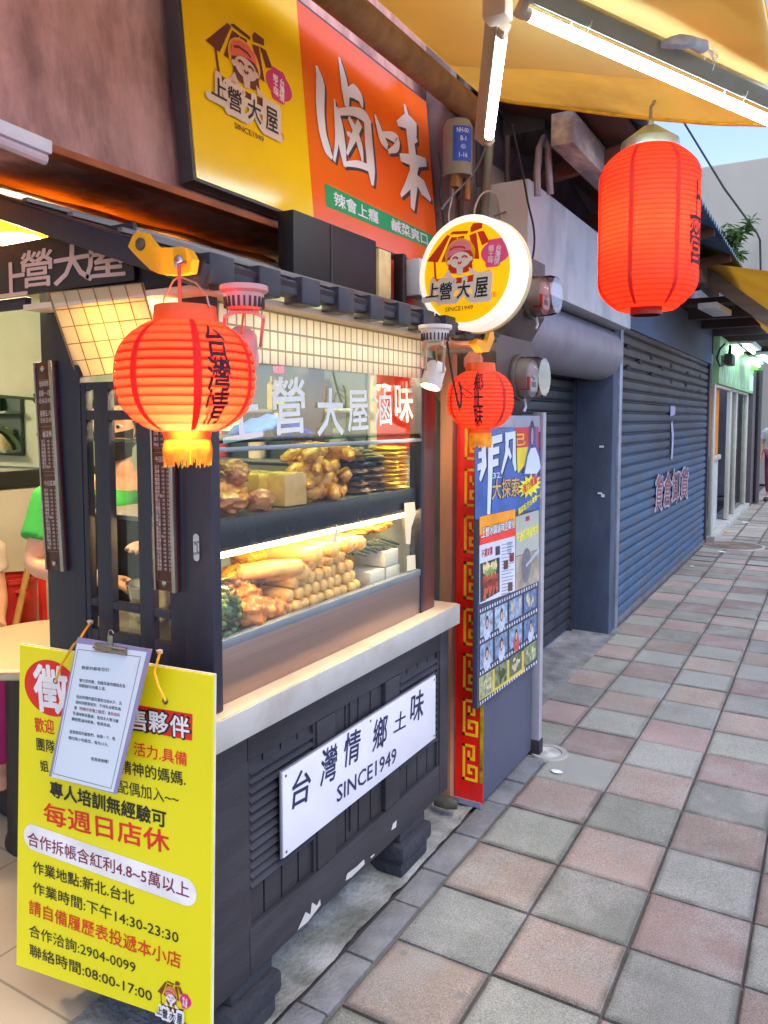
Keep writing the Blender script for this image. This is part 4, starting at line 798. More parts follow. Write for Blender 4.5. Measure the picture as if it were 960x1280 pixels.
# ================================================================ utilities by the billboard
can = thing('canister', 'grey metal canister with a blue numbered label on the wall', 'canister', (0, 0, 0))
cb0, cb1 = at(572, 222, 'X', -1.42), at(578, 158, 'X', -1.42); can.location = cb0; W[can] = Matrix.Translation(cb0); rcn = .062
b = MB(); h_ = (cb1-cb0).length; b.lathe([(0, 0), (rcn*1.04, 0), (rcn*1.04, .012), (rcn, .016), (rcn, h_*.9), (rcn*.8, h_), (0, h_*1.03)], Matrix.Translation(cb0), 32); b.build('body', mat('canister_grey', '#8d8f8c', .6, .2, var=.12, stain='#5e5f5c', samt=.4), can)
def cw(q): a = R(-44)+q.x/rcn; return cb0+Vector(((rcn+.0016)*cos(a), (rcn+.0016)*sin(a), q.y))
b = MB(); b.grid(lambda u, v: cw(Vector(((u-.5)*.085, h_*(.22+v*.62), 0)))-Vector((0, 0, 0)), 12, 2); b.build('blue_label', mat('label_blue', '#2450c0', .5), can)
for k, s in enumerate(('NH-001', 'B-1', 'Ⓖ', '1-16')):
    w_ = (.055, .024, .02, .036)[k]; yy = h_*(.76-.145*k)
    T(s, can, Matrix(), (-w_/2, yy), (w_/2, yy), .019, mat('label_white', '#dfe6f2', .6), off=.01, px=False, warp=lambda q: cw(q)+Vector((.0012*cos(R(-44)), .0012*sin(R(-44)), 0)))
b = MB(); b.box(-.03, .0, -.03, .03, -.05, 0, .004, Matrix.Translation(cb0+Vector((.02, -.02, 0)))); b.tube([cb0+Vector((.03, .03, 0)), cb0+Vector((.03, .03, -.09))], .014, 10); b.build('brass_fitting', mat('brass_old', '#9a6b3f', .5, .6, var=.2), can)
CBK = mat('cable_black', '#1d1c1e'); 
def cable(name, label, px, X, r, m, ax='X', cat='cable', grp='loose cables between the canister and round sign'):
    pts = [at(x, y, ax, X) for x, y in px]
    # smooth the run
    for _ in range(2):
        n_ = [pts[0]]
        for p, q in zip(pts, pts[1:]): n_ += [p.lerp(q, .25), p.lerp(q, .75)]
        n_.append(pts[-1]); pts = n_
    MB().tube(pts, r, 6).single(name, m, label, cat, grp)
GRY = mat('cable_grey', '#5d6470', .5); WCB = mat('cable_white', '#bdbcb8', .6); BRC = mat('cable_brown', '#6b4a38', .6)
cable('cable', 'grey cable curving down from the short tube lamp past the blue canister label', [(609, 170), (604, 195), (590, 220), (575, 235), (560, 250), (552, 262)], -1.36, .0045, GRY)
cable('cable', 'pale arched cable looping over the top of the round sign', [(592, 275), (594, 255), (603, 240), (616, 238), (624, 250), (628, 280)], -1.38, .0045, WCB)
cable('cable', 'white cable hanging straight below the canister brass fitting', [(566, 236), (565, 250), (560, 268), (563, 285)], -1.43, .003, WCB)
cable('cable', 'brown cable hanging below the canister, crossing the white one', [(577, 240), (568, 258), (572, 270), (562, 290)], -1.44, .003, BRC)
cable('cable', 'thin black cable hanging beside the lower right billboard corner', [(548, 190), (552, 215), (549, 240), (553, 262), (556, 290)], -1.46, .004, CBK)
cable('cable', 'thick black cable dropping from the round sign in front of the small lantern', [(545, 393), (552, 398), (558, 420), (562, 450), (567, 480), (573, 505), (576, 512), (577, 490), (574, 478)], -1.0, .0035, CBK)
cable('cable', 'curly wire loop sticking out beside the small lantern top', [(573, 478), (580, 486), (590, 492), (591, 498), (582, 497), (574, 485), (570, 500), (575, 514)], -.99, .0018, mat('wire_brown', '#4a2a20', .6))
cable('cable', 'black cable hanging down the white fascia end to the upper meter', [(640, 155), (655, 225), (660, 255), (668, 285), (668, 315), (660, 345)], -1.22, .005, CBK)
cable('cable', 'dark cable crossing behind the short tube lamp towards the grey box', [(620, 130), (640, 165), (656, 150), (690, 140)], -1.4, .004, CBK)
cable('cable', 'thin dark wire slanting from the pipe to the awning hem', [(636, 210), (655, 175), (668, 130)], -1.35, .003, CBK)
cable('cable', 'brown cable arching below the plain metal plate', [(618, 270), (640, 262), (652, 285), (662, 300), (664, 330)], -1.36, .004, BRC)
for k, (x0, x1, lb) in enumerate(((700, 765, 'upper'), (690, 742, 'lower'))):
    cable('cable', lb + ' black cable running along the mauve upper wall under the peeling beam', [(694, 180+k*4), ((694+x1)/2, 215+k*22), (x1+8, 262+k*25)], -1.46, .006, CBK)
MB().box(-1.47, -1.45, 3.52, 3.68, 2.42, 2.74, .003).single('metal_plate', mat('plate_pink', '#a99a9c', .6, .2, var=.08), 'plain grey metal plate fixed to the wall beside the hanging cables', 'plate')
jx = at(672, 165, 'X', -1.35); jb2 = thing('junction_box', 'dark metal junction box under the awning hem with a bent grey pipe', 'box', jx)
b = MB(); b.box(-.12, .10, -.18, .16, -.06, .14, .01, Matrix.Translation(jx)); b.build('box', mat('box_brown', '#4d423f', .7, .2, var=.3), jb2)
b = MB(); pp_ = [at(x, y, 'X', -1.2) for x, y in ((672, 245), (671, 215), (674, 185), (680, 172), (685, 185), (686, 215), (688, 243))]; b.tube(pp_, .016, 10); b.build('bent_pipe', mat('pipe_grey', '#8a8086', .5, .3), jb2)
cp = thing('conduit_bundle', 'upright grey conduit pipe behind the round sign', 'pipe', at(610, 300, 'X', -1.44))
b = MB(); b.tube([at(600, 320, 'X', -1.44), at(612, 180, 'X', -1.44)], .022, 12); b.build('pipe', mat('conduit_green', '#77756a', .6, var=.15), cp)
b = MB(); b.tube([at(634, 330, 'X', -1.40), at(634, 170, 'X', -1.40)], .014, 10); b.build('thin_pipe', mat('pipe_brown', '#5a4a44', .6), cp)
wb = thing('wall_backing', 'dark boarded wall return beside the billboard carrying pipes and cables', 'wall', (-1.5, 3.3, 1.8))
b = MB(); b.box(-1.62, -1.5, 3.14, 3.44, 1.5, 3.3, .006); b.build('board', mat('return_mauve', '#76686a', .85, var=.2, scale=4, stain='#4b3e3e'), wb)
b = MB(); b.box(-1.49, -1.478, 3.2, 3.24, 1.9, 3.1); b.build('batten', mat('batten_brown', '#4a3a34', .8), wb)
# black sign boxes standing on the cart roof
bx = thing('light_box', 'black backed light box with pale yellow face standing above the cart roof', 'sign', (-1.5, 2.2, 1.95))
pa, pb_ = at(362, 312, 'X', -1.45), at(468, 300, 'X', -1.45)
b = MB(); b.box(-1.50, -1.44, 1.92, 2.41, 1.93, 2.165, .004); b.build('case', mat('case_black', '#131216', .5), bx)
b = MB(); b.box(-1.44, -1.437, 2.12, 2.125, 1.93, 2.16); b.build('seam', mat('seam_grey', '#4b474b', .6), bx)
b = MB(); b.box(-1.49, -1.43, 2.412, 2.50, 1.95, 2.14, .004); b.build('face', mat('lightbox_face', '#d9c48a', .5, var=.3, scale=8), bx)
b2_ = thing('lamp_box', 'small white lamp box on a black bracket between the light box and round sign', 'lamp', (-1.45, 2.6, 1.95))
b = MB(); b.box(-1.46, -1.42, 2.57, 2.60, 1.92, 2.15, .003); b.build('bracket', mat('case_black', '#131216'), b2_)
b = MB(); b.box(-1.46, -1.38, 2.63, 2.75, 2.0, 2.14, .008); b.build('case', mat('lampbox_white', '#c9cbd0', .4, var=.06), b2_)
b = MB(); b.box(-1.50, -1.49, 2.4, 3.05, 1.9, 2.14); b.build('red_back', mat('red_back', '#c22a24', .6), b2_)
# ================================================================ meters
def meter(th, c, r, l, tone):
    Mx = frame(c, (0, 1, 0), (0, 0, 1)) 
    b = MB(Mx); b.lathe([(r*1.08, 0), (r*1.10, .01), (r*1.06, .02), (r*1.0, .02)], None, 36); b.build('flange', mat('meter_ring', '#6a6560', .5, .4), th)
    b = MB(Mx); b.lathe([(r*.97, .018), (r*.95, l*.8), (r*.86, l), (0, l)], None, 36); b.build('glass_cover', glass('meter_glass', (.93, .92, .92), 1.6, .05), th)
    b = MB(Mx); b.lathe([(r*.9, .01), (r*.9, l*.55), (0, l*.56)], None, 36); b.build('meter_body', mat('meter_body'+tone, tone, .5, var=.15, scale=12), th)
    b = MB(Mx); b.box(-r*.45, r*.5, -r*.65, -r*.02, l*.56, l*.60); b.rect(-.01, .01, -.01, .01, l*.6); b.build('dial_plate', mat('dial_white', '#d6d2cd', .5), th)
    b = MB(Mx); b.box(-r*.72, -r*.5, -r*.6, r*.0, l*.3, l*.62); b.build('red_label', mat('meter_red', '#d2452a', .5), th)
    b = MB(Mx); b.box(-r*.3, r*.3, -r*.45, -r*.2, l*.605, l*.607); b.build('barcode_label', mat('dial_grey', '#7f8896', .6), th)
    b = MB(Mx); b.tube([(0, -r, .03), (-.01, -r-.03, .04), (-.03, -r-.05, .04)], .006, 6); b.build('seal_tag', mat('seal_white', '#c9cbd2', .5), th)
MBX = mat('meter_box', '#5d5650', .55, .3, var=.15, stain='#45403e', samt=.5)
m2 = thing('electric_meter', 'lower electricity meter with glass dome on a dark box above the red panel', 'meter', (-1.2, 3.0, 1.53))
b = MB(frame((0, 3.25, 0), (1, 0, 0), (0, 0, 1))); b.prism([(-1.40, 1.62), (-1.40, 1.86), (-1.14, 1.86), (-1.14, 1.64), (-1.20, 1.54), (-1.32, 1.54)], .0, .44); b.build('box', MBX, m2, smooth=False)
b = MB(frame((-1.235, 2.808, 1.755), (1, 0, 0), (0, 0, 1))); b.prism([(.043*cos(a*pi/4+pi/8), .043*sin(a*pi/4+pi/8)) for a in range(8)], -.001, .003); b.build('round_notice', mat('notice_pink', '#e39a86', .6, var=.1, scale=40), m2)
b = MB(frame((-1.175, 2.808, 1.82), (1, 0, 0), (0, 0, 1))); b.box(-.006, .006, -.012, .012, 0, .002); b.build('white_mark', mat('mark_white', '#d9cfc8', .6), m2)
meter(m2, (-1.138, 3.04, 1.70), .088, .115, '#a9a49f')
m1 = thing('electric_meter', 'upper electricity meter on a tilted dark box behind the round sign', 'meter', (-1.2, 3.2, 1.85))
b = MB(frame((0, 3.40, 0), (1, 0, 0), (0, 0, 1))); b.prism([(-1.42, 1.95), (-1.42, 2.22), (-1.15, 2.22), (-1.15, 1.98), (-1.21, 1.88), (-1.34, 1.88)], .0, .36); b.build('box', MBX, m1, smooth=False)
meter(m1, (-1.148, 3.2, 2.05), .088, .12, '#b9aba3')
# ================================================================ poster cabinet with red key pattern
pc = thing('meter_column', 'narrow street cabinet with red and gold key pattern side and plain grey panel', 'cabinet', (-1.2, 3.0, 0))
b = MB(); b.box(-1.265, -1.15, 2.735, 3.30, .02, 1.54, .003); b.build('body', mat('grey_panel', '#4b5062', .55, var=.15, scale=3, stain='#3f4252', sscale=2, samt=.5, bump=.05), pc)
rM = frame((-1.268, 2.732, 0), (1, 0, 0), (0, 0, 1))
b = MB(rM); b.box(0, .121, .015, 1.56, -.003, .0); b.build('red_panel', mat('red_lacquer', '#e81c10', .35, var=.08, stain='#7a140c', sscale=3, samt=.45, stretch=(2, 1, .6)), pc)
KEY = mat('key_gold', '#ffc61a', .45, var=.1, stain='#b27a10', samt=.3)
b = MB(rM); S = .0115
def seg(x0, y0, x1, y1, oy):
    xa, xb = sorted((x0, x1)); ya, yb = sorted((y0, y1)); b.box(.034+xa*S, .034+xb*S, oy+ya*S, oy+yb*S, 0, .0012)
n = 0; oy = .10; keys = []; S = .0105
while oy < 1.4:
    # one S-shaped key: frame, spiral bars
    for s_ in ((0, 0, 1, 14), (0, 13, 5, 14), (4, 8, 5, 13), (2, 8, 4, 9), (2, 8, 3, 11.5), (0, 0, 5.2, 1), (5.2, 0, 6.2, 6), (2, 5.2, 5.2, 6.2), (2, 2.6, 3, 5.2), (3, 2.6, 4, 3.6)): seg(*s_, oy)
    oy += .182
b.build('key_pattern', KEY, pc)
b = MB(rM); b.rect(.108, .121, .1, .5, .0008); b.build('yellow_edge', mat('edge_lime', '#b9b51a', .5, var=.2, stain='#3c3612', sscale=9, samt=.9), pc)
b = MB(); b.box(-1.272, -1.152, 2.726, 2.731, .0, .022).build('bottom_trim', mat('trim_blue', '#7c8496', .5), pc)
b = MB(); b.box(-1.325, -1.272, 2.70, 2.74, .0, 1.78, .003); b.build('wooden_stile', mat('orange_stile', '#a5765a', .6, var=.25, scale=6, stretch=(2, 2, .4), stain='#4e4a4c', sscale=2, samt=.7), pc)
b = MB(); b.box(-1.165, -1.115, 3.305, 3.345, .02, 1.56, .003); b.build('pale_stile', mat('pale_stile', '#a4a3ab', .5, .2, var=.1), pc)
b = MB(); b.box(-1.17, -1.11, 3.30, 3.35, -.005, .07, .004); b.build('stile_foot', mat('foot_black', '#24232a', .8), pc)
b = MB(); b.box(-1.16, -1.128, 2.74, 3.3, 1.47, 1.545, .003); b.build('top_plate', mat('top_plate', '#a3a3ad', .5, .2), pc)
MB().tube([at(545, 1000, 'Y', 2.62), at(560, 1003, 'Y', 2.62), at(572, 1005, 'Y', 2.63)], [.022, .026, .02], 12).single('waste_pipe', mat('pipe_dirty', '#3c3a38', .7, var=.3, stain='#8a8550'), 'short dirty waste pipe stub beside the red cabinet bottom', 'pipe')
# the poster board itself, standing proud of the panel
poM = frame((-1.128, 2.625, .44), (0, 1, 0), (0, 0, 1)); po = thing('poster_board', 'tall mounted poster with 非凡大探索, food pictures and film strips', 'poster', poM)
PW, PH = .705, 1.035
def P2(x, y): return loc(poM, x, y)
b = MB(poM); b.box(0, PW, 0, PH, -.02, 0, .001); b.build('board', mat('poster_dark', '#3c4459', .4, var=.05), po)
def poly(nm, pts, z, m, px=True): b = MB(poM); b.sheet([P2(*p) if px else p for p in pts], z); return b.build(nm, m, po)
def Z1(x, y): return (550+x*.1875, 520+y*.1875)
def Z4(x, y): return (580+x*.2187, 620+y*.2187)
poly('blue_field', [Z1(*p) for p in ((232, 75), (495, 75), (495, 215), (540, 380), (665, 400), (665, 620), (500, 640), (498, 620), (258, 672), (258, 690), (232, 690))], .001, mat('poster_blue', '#3d63a8', .35, var=.35, scale=7))
poly('red_field', [Z1(*p) for p in ((497, 78), (655, 70), (655, 215), (497, 215))], .0012, mat('poster_red', '#cf1a1e', .4))
poly('yellow_field', [Z1(*p) for p in ((497, 215), (590, 205), (560, 330), (520, 380), (497, 300))], .0014, mat('poster_yellow', '#f1d80e', .4))
T('己', po, poM, Z1(505, 160), Z1(565, 155), 14, mat('key_gold2', '#f0c020', .5), z=.002, off=.03)
PWH = mat('poster_white', '#d4e2e6', .4, var=.05); PG = mat('poster_gold', '#caa45e', .5, var=.2, scale=30); PSH = mat('poster_navy', '#141b33', .6)
for m, dz, dx in ((PSH, .002, 2.2), (PWH, .0028, 0)):
    b = MB(poM); q = lambda x, y: P2(*Z1(x+dx*4, y+dx*3))
    for pl, w_ in (([(285, 165), (290, 330), (262, 430)], [.04, .045, .02]), ([(335, 150), (330, 400), (320, 655)], [.05, .045, .03]), ([(250, 190), (285, 182)], [.025] * 2), ([(250, 262), (285, 255)], [.025] * 2), ([(245, 345), (285, 325)], [.025] * 2), ([(335, 165), (410, 145)], [.03] * 2), ([(335, 240), (390, 225)], [.028] * 2), ([(335, 320), (385, 305)], [.028] * 2), ([(445, 140), (440, 250), (405, 385)], [.035, .035, .015]), ([(430, 140), (490, 125), (490, 300), (500, 365)], [.035, .04, .04, .02]), ([(450, 225), (470, 280)], [.03, .02])): b.ribbon([q(*p) for p in pl], [w*1.0 for w in w_], 0, dz+random.random()*.0003)
    b.build('title_character', m, po)
for m, z, o_ in ((PSH, .003, .05), (PG, .0036, .02)): T('大探索', po, poM, Z1(342, 492), Z1(522, 470), 24, m, z=z, off=o_)
T('VALUE DISCOVERY', po, poM, Z1(385, 102), Z1(490, 98), 5, mat('poster_pale', '#8fa6cf', .5), z=.002)
T('32.', po, poM, Z1(348, 398), Z1(405, 392), 7, PWH, z=.003, off=.01)
# presenter figure printed on the poster
poly('printed_outline', [Z1(*p) for p in ((592, 70), (620, 58), (640, 80), (640, 190), (668, 270), (678, 350), (640, 400), (545, 400), (575, 250), (590, 190))], .0024, mat('poster_blue2', '#3550a0', .4))
poly('printed_jacket', [Z1(*p) for p in ((600, 215), (632, 210), (655, 270), (668, 345), (640, 385), (560, 385), (580, 270))], .0030, PWH)
b = MB(poM); u, v = P2(*Z1(612, 120)); b.disc(u, v, .024, .058, .0031); b.build('printed_hair', mat('print_hair', '#3a2f33', .5), po)
b = MB(poM); u, v = P2(*Z1(610, 135)); b.disc(u, v, .015, .038, .0036); b.build('printed_face', mat('print_skin', '#c79c88', .5), po)
cx_, cy_ = Z1(592, 465); pts = []
for k in range(26):
    a = 2*pi*k/26; r_ = (1.0 if k % 2 == 0 else .62); pts.append((cx_+r_*16*cos(a), cy_+r_*15*sin(a)-r_*6*cos(a)*.9))
poly('burst', pts, .0042, mat('burst_yellow', '#efe60f', .4)); T('強力推薦', po, poM, Z1(545, 492), Z1(640, 418), 11, mat('burst_red', '#e0203c', .4), z=.005, off=.03)
T('獨家配方台灣第一品', po, poM, Z1(515, 640), Z1(672, 515), 8, mat('burst_yellow', '#efe60f'), z=.0044, off=.03)
poly('article', [Z1(*p) for p in ((258, 860), (497, 795), (497, 1165), (258, 1255))], .0030, mat('poster_paper', '#c9cfdb', .5, var=.04))
poly('article_head', [Z1(*p) for p in ((258, 672), (497, 620), (497, 735), (258, 800))], .0034, mat('head_orange', '#f09a10', .4)); poly('article_head', [Z1(*p) for p in ((258, 795), (497, 732), (497, 797), (258, 862))], .0036, mat('head_red', '#ee3a30', .4))
T('上營冰鎮滷味企業化', po, poM, Z1(268, 782), Z1(490, 715), 13, PSH, z=.0042, off=.05); T('上營冰鎮滷味企業化', po, poM, Z1(268, 782), Z1(490, 715), 12, PWH, z=.0048, off=.02)
T('不擺架攤', po, poM, Z1(272, 920), Z1(345, 895), 10, mat('article_red', '#b0142c', .5), z=.0036, off=.02)
TXG = mat('print_grey', '#8a93a4', .6)
b = MB(poM)
for k in range(16):
    y = 860+k*22; q0_, q1_ = P2(*Z1(405, y)), P2(*Z1(405+random.uniform(50, 85), y-16)); b.ribbon([q0_, q1_], [.004, .004], 0, .0036)
for k in range(6): q0_, q1_ = P2(*Z1(443+k*0, 845+k*15)), P2(*Z1(472, 840+k*15)); b.ribbon([q0_, q1_], [.004, .004], 0, .0036)
b.build('article_text', TXG, po)
def dish(nm, pts, cols, n, seed):
    poly(nm, pts, .0037, mat('dish_dark', '#2c3038', .5)); rnd = random.Random(seed); xs = [p[0] for p in pts]; ys = [p[1] for p in pts]
    for ci, c_ in enumerate(cols):
        b = MB(poM)
        for k in range(n):
            f0, f1 = rnd.uniform(.12, .88), rnd.uniform((ci/len(cols))*.8+.08, ((ci+1)/len(cols))*.8+.12); x = xs[0]+(xs[1]-xs[0])*f0; y = (ys[0]*(1-f0)+ys[1]*f0)*(1-f1)+(ys[3]*(1-f0)+ys[2]*f0)*f1; u, v = P2(x, y)
            b.sheet([(u+rnd.uniform(.006, .014)*cos(a_), v+rnd.uniform(.008, .02)*sin(a_)) for a_ in (0, 1.2, 2.4, 3.6, 4.9)], .0040+.0001*ci+k*.000004)
        b.build(nm+'_food', mat('print'+c_, c_, .5, var=.3, scale=60), po)
dish('dish_picture', [Z1(*p) for p in ((262, 985), (392, 940), (392, 1170), (262, 1245))], ('#cfc38a', '#7aa04a', '#a8452f', '#7e2f22', '#b5563a'), 26, 3)
for k, (x, y, c_) in enumerate(((378, 900, '#3d3a44'), (432, 995, '#5f3a30'), (472, 945, '#7e2f2a'), (462, 1140, '#5b3a33'))):
    poly('small_picture', [Z1(x-14, y-30), Z1(x+16, y-36), Z1(x+16, y+22), Z1(x-14, y+30)], .0039, mat('print_pic'+c_, c_, .5, var=.5, scale=45))
poly('certificate', [Z1(*p) for p in ((500, 672), (655, 625), (655, 890), (500, 935))], .0030, mat('cert_cream', '#a9b0a2', .5, var=.05))
poly('certificate_flag', [Z1(*p) for p in ((566, 672), (592, 664), (592, 695), (566, 703))], .0036, mat('flag_red', '#b0202c', .5)); poly('certificate_flag', [Z1(*p) for p in ((566, 672), (579, 668), (579, 684), (566, 688))], .0038, mat('flag_blue', '#25408f', .5))
T('千錘百鍊皇金獎', po, poM, Z1(500, 818), Z1(650, 745), 13, mat('burst_yellow', '#efe60f'), z=.0040, off=.02)
poly('pot_picture', [Z1(*p) for p in ((500, 940), (655, 885), (655, 1100), (500, 1165))], .0030, mat('pot_cream', '#9c9482', .5, var=.35, scale=14))
b = MB(poM); u, v = P2(*Z1(570, 995)); b.disc(u, v, .06, .075, .0034); b.build('pot_soup', mat('soup_grey', '#6d6b74', .5, var=.25, scale=40), po)
b = MB(poM); b.ribbon([P2(*Z1(568, 1000)), P2(*Z1(655, 890))], [.012, .02], 0, .0038); b.build('pot_ladle', mat('ladle_print', '#a9b0bd', .4), po)
# film strips
FW = mat('film_white', '#c4cad6', .5); rnd = random.Random(5)
edge = [((84, 660), (418, 500)), ((84, 838), (418, 648)), ((84, 1020), (418, 795)), ((84, 1190), (418, 942))]
for (xa, ya), (xb, yb) in edge:
    b = MB(poM)
    for k in range(24):
        f = (k+.3)/24; f2 = (k+.75)/24; q = [Z4(xa+(xb-xa)*f, ya+(yb-ya)*f-8), Z4(xa+(xb-xa)*f2, ya+(yb-ya)*f2-8), Z4(xa+(xb-xa)*f2, ya+(yb-ya)*f2+10), Z4(xa+(xb-xa)*f, ya+(yb-ya)*f+10)]; b.sheet([P2(*p) for p in q], .002)
    b.build('film_holes', FW, po)
for r_ in range(3):
    (xa, ya), (xb, yb) = edge[r_]; (xc, yc), (xd, yd) = edge[r_+1]
    if r_ == 2: poly('film_band', [Z4(xa, ya+20), Z4(345, 878), Z4(345, 1000), Z4(xc, yc-18)], .0019, mat('film_yellow', '#c9b43a', .5))
    for k in range(4):
        f, g_ = k/4+.015, (k+1)/4-.02; p1 = (xa+(xb-xa)*f, ya+(yb-ya)*f+22); p2 = (xa+(xb-xa)*g_, ya+(yb-ya)*g_+22); p3 = (xc+(xd-xc)*g_, yc+(yd-yc)*g_-22); p4 = (xc+(xd-xc)*f, yc+(yd-yc)*f-22)
        c_ = rnd.choice(('#7f93ad', '#5a6f92', '#8fa3b4', '#6d7f9a')) if r_ < 2 else rnd.choice(('#6f7d5a', '#8a9072', '#55604a'))
        pic = poly('film_picture', [Z4(*p) for p in (p1, p2, p3, p4)], .0022, mat('film'+c_, c_, .5, var=.55, scale=38))
        cxx, cyy = (p1[0]+p3[0])/2, (p1[1]+p3[1])/2
        if r_ < 2 and not (r_ == 0 and k > 1):
            b = MB(poM); u, v = P2(*Z4(cxx+4, cyy+34)); b.disc(u, v-.008, .036, .034, .0026, 14); b.build('printed_shirt', mat(('print_shirt_b', 'print_shirt_r')[(k+r_) % 4 == 3 or (r_ == 1 and k == 2)], ('#aeb9c9', '#b0504c')[(k+r_) % 4 == 3 or (r_ == 1 and k == 2)], .5, var=.2, scale=40), po)
            b = MB(poM); u, v = P2(*Z4(cxx+3, cyy-4)); b.disc(u, v, .016, .027, .0029, 14); b.build('printed_hair', mat('print_hair', '#3a2f33'), po)
            b = MB(poM); b.disc(u, v-.004, .011, .017, .0031, 14); b.build('printed_face', mat('print_skin', '#c79c88'), po)
        else:
            b = MB(poM)
            for q in range(9): u, v = P2(*Z4(cxx+rnd.uniform(-25, 25), cyy+rnd.uniform(-30, 30))); b.disc(u, v, rnd.uniform(.006, .016), rnd.uniform(.006, .02), .0025+q*.00003, 8)
            b.build('printed_food', mat(rnd.choice(('pf1', 'pf2')), rnd.choice(('#b5b08a', '#3f4636')), .5, var=.4, scale=50), po)
# ================================================================ yellow recruitment board hung on the cart end
bl, br2 = at(20.5, 1206, 'Y', 1.125), at(262.5, 1290, 'Y', 1.212); tl_ = at(25, 806, 'Y', 1.118)
ybM = frame(bl, br2-bl, tl_-bl); yb = thing('notice_board', 'yellow hanging recruitment board with red and black handwriting-style text at the cart end', 'notice board', ybM)
A4 = [loc(ybM, *p) for p in ((20.5, 1206), (262.5, 1290), (266, 845), (25, 806))]
b = MB(ybM); b.prism(A4, -.006, 0); b.build('board', mat('notice_yellow', '#e6dc0c', .42, var=.03, scale=2), yb)
cxm = sum(p[0] for p in A4)/4; cym = sum(p[1] for p in A4)/4
b = MB(ybM); b.prism([(cxm+(u-cxm)*1.006, cym+(v-cym)*1.004) for u, v in A4], -.0115, -.0062); b.build('foam_edge', mat('foam_white', '#cfd0c8', .7), yb)
NR = mat('notice_red', '#d8201c', .5); NB = mat('notice_black', '#1c1c1a', .5); NM = mat('notice_maroon', '#7c1f3c', .5); NWH = mat('notice_white', '#e8e6e2', .5)
def Z(x, y): return (x*.29167, 780+y*.29157)
def Zb(x, y): return (x*.29167, 1000+y*.29167)
u, v = loc(ybM, *Z(220, 275)); u2, _ = loc(ybM, *Z(300, 280)); _, v2 = loc(ybM, *Z(220, 155))
b = MB(ybM); b.disc(u, v, .082, abs(v2-v), .0008, 40); b.build('red_oval', NR, yb)
T('徵', yb, ybM, Z(150, 270), Z(292, 288), 57, NWH, z=.0016, off=.035)
q = [loc(ybM, *Z(*p)) for p in ((520, 335), (826, 386), (824, 500), (520, 440))]
b = MB(ybM); b.sheet(q, .0008); b.build('red_band', NR, yb)
for ch, a_, b_ in (('售', (548, 402), (628, 412)), ('夥', (640, 412), (722, 428)), ('伴', (732, 432), (812, 446))):
    T(ch, yb, ybM, Z(a_[0]-6, a_[1]), Z(b_[0]+6, b_[1]), 29, NB, z=.0014, off=.06); T(ch, yb, ybM, Z(*a_), Z(*b_), 26, NWH, z=.002, off=.025)
for s, a_, b_, h, m_, of in (('歡迎', (150, 430), (232, 442), 18, NR, .015), ('活力.具備', (575, 532), (802, 580), 17, NR, .012), ('團隊', (158, 512), (236, 528), 16, NB, .012), ('精神的媽媽.', (515, 608), (796, 664), 17, NB, .012), ('姐', (174, 606), (208, 610), 14, NB, .015), ('配偶加入~~', (505, 694), (766, 748), 17, NB, .004), ('專人培訓無經驗可', (216, 704), (712, 838), 20, NB, .03), ('每週日店休', (190, 808), (726, 936), 27, NR, .018)):
    T(s, yb, ybM, Z(*a_), Z(*b_), h, m_, z=.0012, off=of)
p0 = loc(ybM, *Zb(143, 160)); p1 = loc(ybM, *Zb(795, 392)); d = Vector(p1)-Vector(p0); an = math.atan2(d.y, d.x); rr_ = .033
pl = [(p1[0]+rr_*.9*cos(an-pi/2+pi*k/12), p1[1]+rr_*sin(an-pi/2+pi*k/12)) for k in range(13)]+[(p0[0]+rr_*.9*cos(an+pi/2+pi*k/12), p0[1]+rr_*sin(an+pi/2+pi*k/12)) for k in range(13)]
b = MB(ybM); b.sheet(pl, .0008); b.build('white_lozenge', NWH, yb)
for s, a_, b_, h, m_, of in (('合作拆帳含紅利4.8~5萬以上', (120, 162), (812, 388), 18, NM, .012), ('作業地點:新北.台北', (143, 284), (576, 420), 16, NB, .012), ('作業時間:下午14:30-23:30', (143, 372), (766, 588), 16, NB, .008), ('請自備履歷表投遞本小店', (126, 455), (776, 690), 19, mat('notice_orange', '#d2340e', .5), .012), ('合作洽詢:2904-0099', (126, 556), (582, 716), 16, NB, .004), ('聯絡時間:08:00-17:00', (128, 640), (652, 838), 16, NB, .008)):
    T(s, yb, ybM, Zb(*a_), Zb(*b_), h, m_, z=.0014, off=of)
ec = loc(ybM, *Zb(738, 850)); ex = loc(ybM, *Zb(800, 850))[0]-loc(ybM, *Zb(670, 850))[0]
emblem(yb, ybM, ec[0]+.004, ec[1]-.012, ex*.62, .068, '#7c3a1e', '#e6e2dc', '#1c2030', '#e8e6e6', '#d2286e', '#e2786e', z=.0012, linec='#c9a018')
cd = MB(); 
for (gx, gy_), (hx, hy), mid in (((70, 851), (113, 778), [(76, 832), (92, 806), (100, 798)]), ((207, 876), (200, 815), [(198, 858), (193, 840), (197, 826)])):
    pts = [at(gx, gy_, 'Y', 1.118)]+[at(x, y, 'Y', 1.12-.0) for x, y in mid]+[at(hx, hy, 'Y', 1.20 if hx > 150 else 1.2), at(hx, hy, 'Y', 1.252)]
    MB().tube(pts, .0028, 7).build('hanging_cord', mat('cord_yellow', '#f0a81a', .5), yb)
    ng = loc(ybM, gx, gy_); b = MB(ybM @ Matrix.Translation((*ng, 0))); b.lathe([(.0035, .0), (.007, .0), (.0075, .002), (.006, .003), (.0035, .002)], None, 16); b.build('eyelet', mat('eyelet_steel', '#77736a', .3, .9), yb)
